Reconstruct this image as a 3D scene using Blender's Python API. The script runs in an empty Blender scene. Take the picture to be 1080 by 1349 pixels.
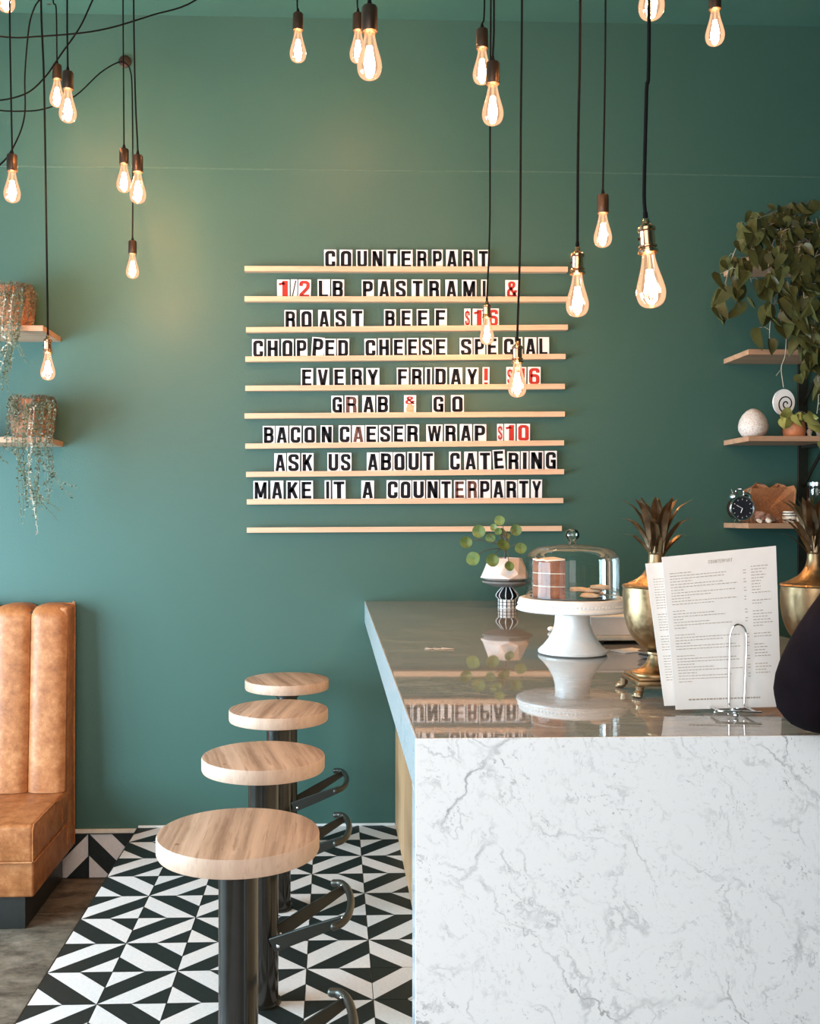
import bpy, bmesh, math, random
from mathutils import Vector, Matrix
rnd = random.Random(7)
PI = math.pi
scene = bpy.context.scene
COL = scene.collection

# ------------------------------------------------------------------ camera, world, light
FPX, HC, ALPHA = 1280.0, 1.413, math.radians(1.93)
PU = 438.5 + FPX * math.tan(ALPHA)
PV = 679.0
WALL_Y = 4.433
cd = bpy.data.cameras.new('camera'); cam = bpy.data.objects.new('camera', cd); COL.objects.link(cam)
cam.location = (0, 0, HC); cam.rotation_euler = (PI / 2, 0, -ALPHA)
cd.sensor_width = 36; cd.lens = FPX * 36 / 1349
cd.shift_x = (540 - PU) / 1349; cd.shift_y = (PV - 674.5) / 1349
cd.clip_start = 0.05
scene.camera = cam
w = bpy.data.worlds.new('world'); scene.world = w; w.use_nodes = True
w.node_tree.nodes['Background'].inputs[0].default_value = (0.75, 0.87, 1, 1)
w.node_tree.nodes['Background'].inputs[1].default_value = 1.0
vs = scene.view_settings
vs.view_transform = 'Standard'; vs.look = 'None'; vs.gamma = 1; vs.use_curve_mapping = False
vs.exposure = 0.0

def area(name, loc, rot, sx, sy, power, col):
    l = bpy.data.lights.new(name, 'AREA'); l.shape = 'RECTANGLE'; l.size = sx; l.size_y = sy
    l.energy = power; l.color = col
    o = bpy.data.objects.new(name, l); COL.objects.link(o); o.location = loc; o.rotation_euler = rot
    return o
# daylight standing in the window openings (storefront behind the camera, side window on the left)
area('daylight_front', (-1.2, -0.76, 1.9), (-PI / 2, 0, PI), 3.1, 3.0, 112, (1.0, 0.97, 0.955))
area('daylight_side', (-3.26, 2.45, 1.05), (PI / 2, 0, -PI / 2), 2.6, 2.0, 430, (0.56, 0.82, 1.0))

def ray(u, v):
    fw = Vector((math.sin(ALPHA), math.cos(ALPHA), 0)); rt = Vector((math.cos(ALPHA), -math.sin(ALPHA), 0))
    return fw * FPX + rt * (u - PU) + Vector((0, 0, PV - v))
def P(u, v, Y):
    d = ray(u, v); t = Y / d.y
    return Vector((d.x * t, Y, HC + d.z * t))
def F(u, v, z):
    d = ray(u, v); t = (z - HC) / d.z
    return Vector((d.x * t, d.y * t, z))

# ------------------------------------------------------------------ materials
class N:
    def __init__(s, name):
        s.m = bpy.data.materials.new(name); s.m.use_nodes = True; s.t = s.m.node_tree
        s.b = s.t.nodes['Principled BSDF']; s.out = s.t.nodes['Material Output']
        s.tc = s.t.nodes.new('ShaderNodeTexCoord')
    def n(s, typ, **kw):
        x = s.t.nodes.new('ShaderNode' + typ)
        for k, v in kw.items(): setattr(x, k, v)
        return x
    def l(s, a, b): s.t.links.new(a, b)
    def set(s, **kw):
        for k, v in kw.items(): s.b.inputs[k.replace('_', ' ')].default_value = v
        return s
    def mapping(s, scale=(1, 1, 1), rot=(0, 0, 0), src='Object'):
        mp = s.n('Mapping'); mp.inputs['Scale'].default_value = scale; mp.inputs['Rotation'].default_value = rot
        s.l(s.tc.outputs[src], mp.inputs[0]); return mp.outputs[0]
    def noise(s, vec, scale, detail=4, rough=.55, dist=0):
        x = s.n('TexNoise'); x.inputs['Scale'].default_value = scale; x.inputs['Detail'].default_value = detail
        x.inputs['Roughness'].default_value = rough; x.inputs['Distortion'].default_value = dist
        if vec: s.l(vec, x.inputs['Vector'])
        return x.outputs['Fac']
    def ramp(s, fac, stops):
        r = s.n('ValToRGB'); e = r.color_ramp.elements
        while len(e) < len(stops): e.new(.5)
        for i, (p, c) in enumerate(stops):
            e[i].position = p; e[i].color = (*c, 1) if len(c) == 3 else c
        s.l(fac, r.inputs[0]); return r.outputs[0]
    def mix(s, fac, a, b, mode='MIX'):
        x = s.n('MixRGB', blend_type=mode)
        for i, v in ((0, fac), (1, a), (2, b)):
            if hasattr(v, 'links') or hasattr(v, 'is_linked'): s.l(v, x.inputs[i])
            else: x.inputs[i].default_value = v if i == 0 else (*v, 1)
        return x.outputs[0]
    def math(s, op, a, b=0.0):
        x = s.n('Math', operation=op)
        for i, v in ((0, a), (1, b)):
            if hasattr(v, 'is_linked'): s.l(v, x.inputs[i])
            else: x.inputs[i].default_value = v
        return x.outputs[0]
    def bump(s, h, strength=.2, dist=.002):
        b = s.n('Bump'); b.inputs['Strength'].default_value = strength; b.inputs['Distance'].default_value = dist
        s.l(h, b.inputs['Height']); s.l(b.outputs[0], s.b.inputs['Normal'])
    def col(s, c): s.l(c, s.b.inputs['Base Color'])

def plain(name, c, rough=.5, metal=0, var=.12, scale=40, bump=.08, spec=.5):
    k = N(name); k.set(Roughness=rough, Metallic=metal); k.b.inputs['Specular IOR Level'].default_value = spec
    v = k.mapping(); f = k.noise(v, scale, 5)
    k.col(k.ramp(f, [(.3, tuple(x * (1 - var) for x in c)), (.7, tuple(min(1, x * (1 + var)) for x in c))]))
    if bump: k.bump(f, bump)
    return k.m

def paint_mat():
    k = N('teal_paint'); k.set(Roughness=.50); k.b.inputs['Specular IOR Level'].default_value = .42
    v = k.mapping(); f = k.noise(v, 1.1, 3); g = k.noise(v, 160, 2)
    c = k.ramp(f, [(.3, (.036, .094, .075)), (.7, (.040, .101, .081))])
    k.col(c); k.bump(g, .35, .0015); return k.m
def marble(name, base, dark, sc=1.0, gloss=.08, spec=.5):
    k = N(name); k.set(Roughness=gloss); k.b.inputs['Specular IOR Level'].default_value = spec
    v0 = k.mapping(scale=(sc, sc, sc))
    warp = k.n('TexNoise'); warp.inputs['Scale'].default_value = 7; warp.inputs['Detail'].default_value = 7; warp.inputs['Roughness'].default_value = .6; k.l(v0, warp.inputs['Vector'])
    add = k.n('MixRGB', blend_type='ADD'); add.inputs[0].default_value = .16; k.l(v0, add.inputs[1]); k.l(warp.outputs['Color'], add.inputs[2])
    ro = k.n('Mapping'); ro.inputs['Rotation'].default_value = (0, math.radians(36), 0); k.l(add.outputs[0], ro.inputs[0])
    mp = k.n('Mapping'); mp.inputs['Scale'].default_value = (1, 1, .38); k.l(ro.outputs[0], mp.inputs[0]); v = mp.outputs[0]
    def vein(scale, width, seed, detail=4):
        m2 = k.n('Mapping'); m2.inputs['Location'].default_value = (seed, seed * .7, seed * 1.3); k.l(v, m2.inputs[0])
        f = k.noise(m2.outputs[0], scale, detail, .5)
        d = k.math('ABSOLUTE', k.math('SUBTRACT', f, .5))
        return k.ramp(d, [(0, (1, 1, 1)), (width, (0, 0, 0))])
    def patch(scale, lo, hi, seed):
        m2 = k.n('Mapping'); m2.inputs['Location'].default_value = (seed, seed, seed); k.l(v0, m2.inputs[0])
        return k.ramp(k.noise(m2.outputs[0], scale, 4, .6), [(lo, (0, 0, 0)), (hi, (1, 1, 1))])
    mul = lambda a, b: k.math('MULTIPLY', a, b)
    def crack(scale, width, seed):
        m2 = k.n('Mapping'); m2.inputs['Location'].default_value = (seed, seed * .7, seed * 1.3); k.l(v, m2.inputs[0])
        vo = k.n('TexVoronoi', feature='DISTANCE_TO_EDGE'); vo.inputs['Scale'].default_value = scale; k.l(m2.outputs[0], vo.inputs['Vector'])
        return k.ramp(vo.outputs['Distance'], [(0, (1, 1, 1)), (width, (0, 0, 0))])
    va = mul(crack(4.2, .012, 3.1), mul(patch(5, .44, .60, 1), .66))
    vb = mul(crack(9, .026, 8.7), mul(patch(8, .47, .62, 5), .42))
    vc = mul(vein(17, .022, 12.7), mul(patch(18, .46, .62, 9), .36))
    speck = mul(k.ramp(k.noise(v, 150, 3, .6), [(.58, (0, 0, 0)), (.70, (1, 1, 1))]), k.math('ADD', mul(patch(14, .45, .68, 13), .60), .14))
    cloud = patch(3.0, .35, .75, 3)
    m = k.math('MAXIMUM', k.math('MAXIMUM', va, vb), k.math('MAXIMUM', vc, speck))
    m = k.math('MINIMUM', k.math('ADD', m, mul(cloud, .035)), 1.0)
    k.col(k.mix(m, base, dark)); return k.m
def shaded_top_marble():  # same marble as the front panel; dimmer top light put into its colour
    k = N('shaded_counter_marble'); k.set(Roughness=.03); k.b.inputs['Specular IOR Level'].default_value = .9
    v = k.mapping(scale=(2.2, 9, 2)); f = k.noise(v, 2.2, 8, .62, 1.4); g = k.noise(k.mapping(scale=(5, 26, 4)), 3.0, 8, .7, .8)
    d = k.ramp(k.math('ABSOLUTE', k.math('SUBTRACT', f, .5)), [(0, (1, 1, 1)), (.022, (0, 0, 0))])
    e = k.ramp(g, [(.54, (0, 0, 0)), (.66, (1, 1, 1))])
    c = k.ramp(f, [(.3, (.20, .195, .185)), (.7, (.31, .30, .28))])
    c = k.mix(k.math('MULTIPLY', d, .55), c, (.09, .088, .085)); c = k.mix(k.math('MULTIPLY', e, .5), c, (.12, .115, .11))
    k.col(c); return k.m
def wood(name, c1, c2, axis='X', sc=1.0, board=None, rough=.45):
    k = N(name); k.set(Roughness=rough)
    s = {'X': (1.2, 22, 22), 'Y': (22, 1.2, 22), 'Z': (22, 22, 1.2)}[axis]
    v = k.mapping(scale=tuple(x * sc for x in s))
    f = k.noise(v, 1.0, 6, .6, 1.2); g = k.noise(k.mapping(scale=tuple(x * sc * 4 for x in s)), 1.5, 4)
    c = k.mix(k.ramp(f, [(.3, (0, 0, 0)), (.7, (1, 1, 1))]), c1, c2)
    c = k.mix(k.math('MULTIPLY', k.ramp(g, [(.55, (0, 0, 0)), (.75, (1, 1, 1))]), .45), c, tuple(x * .5 for x in c2))
    if board:
        sep = k.n('SeparateXYZ'); k.l(k.mapping(), sep.inputs[0])
        q = k.math('FLOOR', k.math('MULTIPLY', sep.outputs[0], 1 / board)); wn = k.n('TexWhiteNoise', noise_dimensions='1D'); k.l(q, wn.inputs['W'])
        c = k.mix(k.ramp(wn.outputs[0], [(0, (.0, .0, .0)), (.9, (.55, .55, .55)), (1, (1, 1, 1))]), c, tuple(min(1, x * 1.35) for x in c1))
    k.col(c); k.bump(f, .15); return k.m
def seat_wood():
    k = N('seat_wood'); k.set(Roughness=.5)
    wp = k.noise(k.mapping(scale=(3, 3, 3)), 1.6, 3); m = k.mapping(scale=(1, .035, .25)); cb = k.n('MixRGB', blend_type='ADD'); cb.inputs[0].default_value = .018
    k.l(m, cb.inputs[1]); k.l(wp, cb.inputs[2]); v = cb.outputs[0]
    f = k.noise(v, 46, 6, .62); g = k.noise(v, 130, 5, .6); h = k.noise(v, 9, 2, .4)
    c = k.ramp(f, [(.32, (.26, .155, .10)), (.5, (.41, .27, .185)), (.7, (.53, .365, .26))])
    c = k.mix(k.math('MULTIPLY', k.ramp(g, [(.52, (0, 0, 0)), (.66, (1, 1, 1))]), .55), c, (.20, .10, .055))
    c = k.mix(k.math('MULTIPLY', k.ramp(h, [(.57, (0, 0, 0)), (.60, (1, 1, 1))]), .65), c, (.68, .50, .38))
    vo = k.n('TexVoronoi'); vo.inputs['Scale'].default_value = 9; k.l(k.tc.outputs['Object'], vo.inputs['Vector'])
    c = k.mix(k.ramp(vo.outputs['Distance'], [(.03, (1, 1, 1)), (.075, (0, 0, 0))]), c, (.10, .05, .03))
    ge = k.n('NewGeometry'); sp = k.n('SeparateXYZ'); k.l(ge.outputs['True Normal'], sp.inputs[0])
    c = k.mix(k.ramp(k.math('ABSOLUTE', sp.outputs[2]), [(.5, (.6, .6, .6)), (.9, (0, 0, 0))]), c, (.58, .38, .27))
    k.col(c); k.bump(f, .2); return k.m
def leather():
    k = N('tan_leather'); k.set(Roughness=.42); k.b.inputs['Specular IOR Level'].default_value = .3
    v = k.mapping(); f = k.noise(v, 14, 10, .82); g = k.noise(v, 150, 4)
    k.col(k.ramp(f, [(.30, (.18, .055, .017)), (.5, (.37, .132, .044)), (.70, (.55, .25, .105))])); k.bump(g, .25, .001); return k.m
def concrete():
    k = N('worn_floor'); k.set(Roughness=.55)
    v = k.mapping(scale=(1.6, 3.2, 1)); f = k.noise(v, 3.4, 10, .76, .4); g = k.noise(k.mapping(), 34, 6)
    c = k.ramp(f, [(.36, (.035, .024, .016)), (.48, (.125, .092, .062)), (.68, (.25, .195, .14))])
    c = k.mix(k.ramp(g, [(.35, (.35, .35, .35)), (.6, (0, 0, 0))]), c, (.05, .04, .03))
    k.col(c); k.bump(f, .25); return k.m
def thin_glass(name, tint=(1, 1, 1), refl=1.0, emit=None, edge=.55, rough=.0):
    k = N(name); t = k.t; t.nodes.remove(k.b)
    tr = k.n('BsdfTransparent'); gl = k.n('BsdfGlossy'); gl.inputs['Roughness'].default_value = rough
    lw = k.n('LayerWeight'); lw.inputs[0].default_value = .35
    k.l(k.mix(k.math('POWER', lw.outputs['Facing'], 6.0), tint, tuple(x * edge for x in tint)), tr.inputs[0])
    fr = k.n('Fresnel'); fr.inputs[0].default_value = 1.5
    nz = k.noise(k.mapping(), 18, 2); bp = k.n('Bump'); bp.inputs['Strength'].default_value = .05; k.l(nz, bp.inputs['Height']); k.l(bp.outputs[0], gl.inputs['Normal'])
    mx = k.n('MixShader'); k.l(k.math('MULTIPLY', fr.outputs[0], refl), mx.inputs[0]); k.l(tr.outputs[0], mx.inputs[1]); k.l(gl.outputs[0], mx.inputs[2])
    o = mx.outputs[0]
    if emit:
        e = k.n('Emission'); e.inputs[0].default_value = (*emit[0], 1); e.inputs[1].default_value = emit[1]
        a = k.n('AddShader'); k.l(o, a.inputs[0]); k.l(e.outputs[0], a.inputs[1]); o = a.outputs[0]
    k.l(o, k.out.inputs[0]); return k.m
def emit_mat(name, c, s):
    k = N(name); k.b.inputs['Base Color'].default_value = (*c, 1)
    k.b.inputs['Emission Color'].default_value = (*c, 1); k.b.inputs['Emission Strength'].default_value = s
    return k.m
def brass(name, c, rough=.3):
    k = N(name); k.set(Metallic=1.0, Roughness=rough)
    v = k.mapping(); f = k.noise(v, 30, 6, .65)
    k.col(k.ramp(f, [(.3, tuple(x * .6 for x in c)), (.65, c)]))
    k.l(k.ramp(k.noise(v, 60, 4), [(.3, (rough * .7,) * 3), (.8, (rough * 1.4,) * 3)]), k.b.inputs['Roughness']); return k.m
def leafmat(name, c, c2):
    k = N(name); k.set(Roughness=.38)
    v = k.mapping(); f = k.noise(v, 22, 4)
    oi = k.n('ObjectInfo')
    a = k.ramp(f, [(.3, c), (.7, c2)])
    k.b.inputs['Specular IOR Level'].default_value = .3; k.col(k.mix(k.math('MULTIPLY', oi.outputs['Random'], .4), a, tuple(x * 1.4 for x in c2))); return k.m
def spotted():
    k = N('speckled_ceramic'); k.set(Roughness=.55)
    f = k.noise(k.mapping(), 170, 3); k.col(k.ramp(f, [(.36, (.36, .28, .23)), (.47, (.66, .585, .53))])); return k.m

M = dict(
    paint=paint_mat(), ceil=plain('ceiling_paint', (.045, .13, .10), .7, var=.05, scale=4),
    white_marble=marble('white_marble', (.88, .87, .87), (.10, .10, .11), gloss=.5, spec=.25), shaded_edge_marble=marble('shaded_edge_marble', (.56, .56, .57), (.2, .21, .23), gloss=.12),  # edge copy is the same white marble, its shade put into the colour
    shaded_top_marble=shaded_top_marble(),
    oak=wood('oak_panel', (.62, .36, .18), (.34, .18, .085), 'Z'),
    rail=wood('rail_wood', (.74, .50, .34), (.55, .34, .21), 'X', .6),
    shelf=wood('shelf_wood', (.52, .31, .19), (.33, .18, .105), 'X', .7),
    seat=seat_wood(),
    leather=leather(), floorc=concrete(),
    black=plain('black_enamel', (.013, .011, .008), .16, .0, .2, 30, .04),
    iron=plain('black_iron', (.019, .017, .012), .36, .3),
    kick=plain('black_kick', (.018, .019, .017), .4),
    footmetal=plain('worn_footrest', (.055, .05, .04), .34, .6),
    tile_w=plain('tile_white', (.62, .575, .55), .45, var=.07, scale=90, bump=.03),
    tile_b=plain('tile_black', (.009, .013, .012), .5, spec=.3, var=.25, scale=60, bump=.03),
    grout=plain('grout', (.42, .40, .38), .8),
    trimw=plain('cream_trim', (.62, .55, .46), .5),
    white=plain('white_trim', (.72, .71, .68), .5, var=.04),
    card=plain('letter_card', (.78, .74, .74), .35, var=.05, scale=60, bump=0),
    ink=plain('ink_black', (.007, .007, .010), .7, bump=0, spec=.15), red=plain('ink_red', (.42, .03, .02), .6, bump=0, spec=.2),
    inkbrown=plain('ink_brown', (.10, .03, .02), .5, var=.5, scale=120, bump=0), orange=plain('orange_smear', (.72, .33, .17), .5, var=.3, scale=90, bump=0),
    cord=plain('black_cord', (.006, .005, .005), .9, spec=.08), bronze=plain('bronze_socket', (.060, .035, .024), .38, .7),
    brass_s=brass('copper_brass', (.75, .42, .25), .22), brass=brass('aged_brass', (.35, .235, .125), .40), leafbrass=brass('dark_brass_leaf', (.40, .30, .19), .42),
    bulb=thin_glass('bulb_glass', (1, .93, .84), 1.0, ((1, .50, .30), .30), .75),
    fil=emit_mat('filament', (1, .72, .45), 160), dome=thin_glass('dome_glass', (.98, 1, .99), .5, None, .5), glass=thin_glass('jar_glass', (.85, .9, .88), 1.8, None, .4),
    ceramic=plain('white_ceramic', (.84, .82, .79), .22, var=.03, bump=.02), pinkpot=plain('blush_stoneware', (.72, .60, .54), .5, var=.06),
    grey=plain('grey_stoneware', (.20, .185, .17), .4), chrome=plain('chrome', (.75, .75, .76), .12, 1, .05),
    terra=plain('terracotta', (.55, .20, .085), .7, var=.25, scale=30), coir=plain('coir_basket', (.30, .125, .06), .85, var=.5, scale=70, bump=.6),
    soil=plain('soil', (.03, .02, .014), .9), twig=plain('pale_twig', (.40, .36, .27), .5), dtwig=plain('dark_twig', (.10, .075, .05), .6),
    pothos=leafmat('pothos_leaf', (.028, .034, .011), (.074, .078, .026)), pilea=leafmat('pilea_leaf', (.045, .095, .025), (.14, .20, .065)),
    young=leafmat('young_leaf', (.13, .16, .04), (.30, .30, .09)), sprig=leafmat('sprig_leaf', (.045, .055, .028), (.11, .12, .07)),
    paper=plain('menu_paper', (.88, .85, .82), .7, var=.02, bump=0), print_=plain('menu_print', (.40, .33, .26), .8, bump=0),
    cake=plain('brown_cake', (.22, .07, .03), .8, var=.35, scale=45, bump=.5), cookie=plain('pale_cookie', (.62, .50, .40), .8, var=.15, scale=50, bump=.5),
    egg=spotted(), craft=plain('brown_felt', (.33, .14, .06), .9, var=.3, scale=120, bump=.4), clockf=plain('clock_black', (.02, .02, .03), .3),
    rock=plain('mixed_rock', (.30, .16, .12), .35, var=.7, scale=22, bump=.5), shell=plain('shell', (.75, .66, .56), .3, var=.4, scale=60, bump=.3),
    jacket=plain('black_jacket', (.006, .0035, .0045), 1.0, var=.3, scale=14, bump=.5, spec=.05), skin=plain('skin', (.50, .29, .20), .5), hair=plain('dark_hair', (.03, .018, .012), .5),
    denim=plain('dark_trousers', (.02, .024, .035), .8), box=plain('pale_box', (.70, .60, .52), .7, var=.04), tray=plain('tan_tray', (.50, .40, .29), .6),
)

# ------------------------------------------------------------------ geometry helpers
def BM(): return bmesh.new()
def obj(name, bm, mats, parent=None, smooth=False, loc=None):
    me = bpy.data.meshes.new(name); bmesh.ops.recalc_face_normals(bm, faces=bm.faces) if smooth != 'keep' else None
    bm.to_mesh(me); bm.free()
    for m in (mats if isinstance(mats, (list, tuple)) else [mats]): me.materials.append(m)
    if smooth:
        me.polygons.foreach_set('use_smooth', [True] * len(me.polygons))
        try: me.set_sharp_from_angle(angle=math.radians(38))
        except Exception: pass
    o = bpy.data.objects.new(name, me); COL.objects.link(o)
    if parent: o.parent = parent
    if loc is not None: o.location = loc
    return o
def tag(o, label, cat, group=None):
    o['label'] = label; o['category'] = cat
    if group: o['group'] = group
    return o
def struct(o): o['kind'] = 'structure'; return o
def empty(name, loc, label=None, cat=None, group=None, rz=0):
    o = bpy.data.objects.new(name, None); COL.objects.link(o); o.location = loc; o.rotation_euler = (0, 0, rz)
    o.empty_display_size = .05
    if label: tag(o, label, cat, group)
    return o
def box(bm, x0, x1, y0, y1, z0, z1, bev=0, mi=0, seg=2):
    vs_ = [bm.verts.new(p) for p in ((x0, y0, z0), (x1, y0, z0), (x1, y1, z0), (x0, y1, z0), (x0, y0, z1), (x1, y0, z1), (x1, y1, z1), (x0, y1, z1))]
    fs = [bm.faces.new([vs_[i] for i in q]) for q in ((3, 2, 1, 0), (4, 5, 6, 7), (0, 1, 5, 4), (1, 2, 6, 5), (2, 3, 7, 6), (3, 0, 4, 7))]
    for f in fs: f.material_index = mi
    if bev:
        es = {e for f in fs for e in f.edges}
        bmesh.ops.bevel(bm, geom=list(es), offset=bev, segments=seg, affect='EDGES', profile=.5)
    return bm
def lathe(bm, prof, segs=32, c=(0, 0, 0), mi=0, cap=True):
    rings = []
    for r, z in prof:
        if r < 1e-6: rings.append([bm.verts.new((c[0], c[1], c[2] + z))])
        else: rings.append([bm.verts.new((c[0] + r * math.cos(2 * PI * i / segs), c[1] + r * math.sin(2 * PI * i / segs), c[2] + z)) for i in range(segs)])
    for a, b in zip(rings, rings[1:]):
        for i in range(segs):
            j = (i + 1) % segs
            q = [a[i % len(a)], a[j % len(a)], b[j % len(b)], b[i % len(b)]]
            u_ = []
            for x in q:
                if x not in u_: u_.append(x)
            if len(u_) > 2:
                f = bm.faces.new(u_); f.material_index = mi
    if cap:
        for rg in (rings[0], rings[-1]):
            if len(rg) > 2: bm.faces.new(rg).material_index = mi
    return bm
def smoothpath(pts, n=6):
    pts = [Vector(p) for p in pts]
    if len(pts) < 3: return pts
    q = [pts[0] * 2 - pts[1]] + pts + [pts[-1] * 2 - pts[-2]]; out = []
    for i in range(1, len(q) - 2):
        for k in range(n):
            t = k / n; a, b, c, d = q[i - 1:i + 3]
            out.append(.5 * ((2 * b) + (c - a) * t + (2 * a - 5 * b + 4 * c - d) * t * t + (3 * b - a - 3 * c + d) * t ** 3))
    out.append(pts[-1]); return out
def tube(bm, pts, r, segs=8, mi=0, r2=None, flat=None, cap=True):
    pts = [Vector(p) for p in pts]; rings = []; n0 = None
    for i, p in enumerate(pts):
        t = (pts[min(i + 1, len(pts) - 1)] - pts[max(i - 1, 0)]).normalized()
        if n0 is None:
            n0 = t.cross(Vector((0, 0, 1)))
            if n0.length < .05: n0 = t.cross(Vector((0, 1, 0)))
        n0 = (n0 - t * n0.dot(t)).normalized(); b = t.cross(n0)
        rr = r if r2 is None else r + (r2 - r) * i / (len(pts) - 1)
        fa, fb = flat or (1, 1)
        rings.append([bm.verts.new(p + n0 * math.cos(2 * PI * k / segs) * rr * fa + b * math.sin(2 * PI * k / segs) * rr * fb) for k in range(segs)])
    for a, b in zip(rings, rings[1:]):
        for k in range(segs):
            f = bm.faces.new((a[k], a[(k + 1) % segs], b[(k + 1) % segs], b[k])); f.material_index = mi
    if cap: bm.faces.new(rings[0]).material_index = mi; bm.faces.new(rings[-1]).material_index = mi
    return bm
def sphere(bm, c, r, sc=(1, 1, 1), u=16, v=10, mi=0):
    m = Matrix.Translation(c) @ Matrix.Diagonal((sc[0], sc[1], sc[2], 1))
    g = bmesh.ops.create_uvsphere(bm, u_segments=u, v_segments=v, radius=r, matrix=m)
    for vv in g['verts']:
        for f in vv.link_faces: f.material_index = mi
def prism(bm, poly, fn, d0, d1, mi=0):
    """poly: 2-D outline; fn(a, b, d) -> point; extruded d0..d1"""
    A = [bm.verts.new(fn(a, b, d0)) for a, b in poly]; B = [bm.verts.new(fn(a, b, d1)) for a, b in poly]
    bm.faces.new(A).material_index = mi; bm.faces.new(B[::-1]).material_index = mi
    n = len(poly)
    for i in range(n): bm.faces.new((A[i], B[i], B[(i + 1) % n], A[(i + 1) % n])).material_index = mi
def jitter(bm, amt, seed=1, scale=8):
    from mathutils import noise
    for v in bm.verts:
        v.co += noise.noise_vector(v.co * scale + Vector((seed, seed, seed))) * amt

ORD = ['first', 'second', 'third', 'fourth', 'fifth', 'sixth', 'seventh', 'eighth', 'ninth', 'tenth', 'eleventh', 'twelfth', 'thirteenth', 'fourteenth', 'fifteenth', 'sixteenth', 'seventeenth', 'eighteenth', 'nineteenth', 'twentieth']

# ------------------------------------------------------------------ the room shell
LOW = -.222; XL, XR, YB, CZ = -3.2, 3.3, -.7, 3.68; XP = -.882
bm = BM(); box(bm, XL, XR, WALL_Y, WALL_Y + .12, LOW - .1, CZ + .1); wb = struct(obj('wall_back', bm, M['paint']))
bm = BM()   # plaster joint line, painted over
pts = [P(u, v, WALL_Y) for u, v in ((-20, 219), (200, 221), (400, 224), (560, 226), (700, 226), (850, 229), (1000, 232), (1110, 234))]
for a, b in zip(pts, pts[1:]):
    prism(bm, [(0, -.003), (1, -.003), (1, .003), (0, .003)], lambda s, z, d, a=a, b=b: (a.x + (b.x - a.x) * s, WALL_Y - d, a.z + (b.z - a.z) * s + z), 0, .003)
struct(obj('trim_1', bm, plain('joint_paint', (.060, .125, .10), .6, bump=0)))
bm = BM(); box(bm, XL, XR, YB, WALL_Y, CZ, CZ + .1); struct(obj('ceiling', bm, M['ceil']))
bm = BM(); box(bm, XR, XR + .1, YB, WALL_Y, LOW, CZ); struct(obj('wall_right', bm, M['paint']))
bm = BM()   # left wall with a window opening
for b in ((YB, 1.1), (3.8, WALL_Y)): box(bm, XL - .1, XL, b[0], b[1], LOW, CZ)
box(bm, XL - .1, XL, 1.1, 3.8, LOW, .0); box(bm, XL - .1, XL, 1.1, 3.8, 2.1, CZ); struct(obj('wall_left', bm, M['paint']))
bm = BM()   # wall behind the camera with the storefront opening
box(bm, XL, -2.8, YB - .1, YB, LOW, CZ); box(bm, .4, XR, YB - .1, YB, LOW, CZ); box(bm, -2.8, .4, YB - .1, YB, LOW, .35); box(bm, -2.8, .4, YB - .1, YB, 3.45, CZ)
struct(obj('wall_front', bm, M['paint']))
w1 = struct(empty('window_1', (XL, 2.45, .0)))
for y in (-1.32, -.45, .45, 1.32): bm = BM(); box(bm, -.06, -.01, y - .025, y + .025, 0, 2.1, .004); obj('mullion', bm, M['iron'], w1)
for z in (.0, 2.05): bm = BM(); box(bm, -.06, -.01, -1.34, 1.34, z, z + .05); obj('frame_rail', bm, M['iron'], w1)
w2 = struct(empty('window_2', (-1.2, YB, .35)))
for x in (-1.57, -.5, .5, 1.57): bm = BM(); box(bm, x - .03, x + .03, -.06, -.01, 0, 3.1, .004); obj('mullion', bm, M['iron'], w2)
for z in (.0, 2.2, 3.05): bm = BM(); box(bm, -1.6, 1.6, -.058, -.012, z, z + .05); obj('frame_rail', bm, M['iron'], w2)

# tiled floor (a low platform) and the worn floor beside it
flo = struct(empty('floor', (0, 0, 0)))
bm = BM(); box(bm, XP, XR, YB, WALL_Y, LOW, -.0095); obj('grout_bed', bm, M['grout'], flo)
bm = BM(); box(bm, XP - .004, XP, YB, WALL_Y, LOW, -.001); obj('platform_edge', bm, M['iron'], flo)
bm = BM(); box(bm, XL, XP, YB, WALL_Y, LOW - .1, LOW - .006); f2 = struct(obj('floor.001', bm, M['grout']))
yy = WALL_Y; ycuts = [WALL_Y, F(100, 1203, LOW).y, 2.75, 1.9, 1.0, .1, YB]
for i in range(6):
    for x0, x1 in ((XL, -1.9), (-1.9, XP)):
        bm = BM(); box(bm, x0 + .0015, x1 - .0065, ycuts[i + 1] + .0015, ycuts[i] - .0015, LOW - .006, LOW, .001, seg=1); obj('slab', bm, M['floorc'], f2)
TS = .2
def tile_geo(spin, ox=0, oy=0, bm=None, fn=None):
    bm = bm or BM(); h = TS / 2 - .0012; fn = fn or (lambda x, y, z: (x, y, z))
    c, s = [(1, 0), (0, 1), (-1, 0), (0, -1)][spin]
    R = lambda x, y, z: fn(c * x - s * y + ox, s * x + c * y + oy, z)
    T = {k: (a * h, b * h) for k, (a, b) in dict(TL=(-1, 1), TM=(0, 1), TR=(1, 1), RM=(1, 0), BR=(1, -1), BM_=(0, -1), BL=(-1, -1), LM=(-1, 0)).items()}
    V = {k: bm.verts.new(R(x, y, 0)) for k, (x, y) in T.items()}; W = {k: bm.verts.new(R(x, y, -.0085)) for k, (x, y) in T.items()}
    for ks, mi in ((('TL', 'BR', 'RM', 'TM'), 0), (('TM', 'RM', 'TR'), 1), (('TL', 'LM', 'BM_', 'BR'), 1), (('LM', 'BL', 'BM_'), 0)):
        bm.faces.new([V[k] for k in ks]).material_index = mi
    o = ['TL', 'TM', 'TR', 'RM', 'BR', 'BM_', 'BL', 'LM']
    for i in range(8):
        a, b = o[i], o[(i + 1) % 8]; bm.faces.new((V[a], V[b], W[b], W[a])).material_index = 1
    return bm
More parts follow.
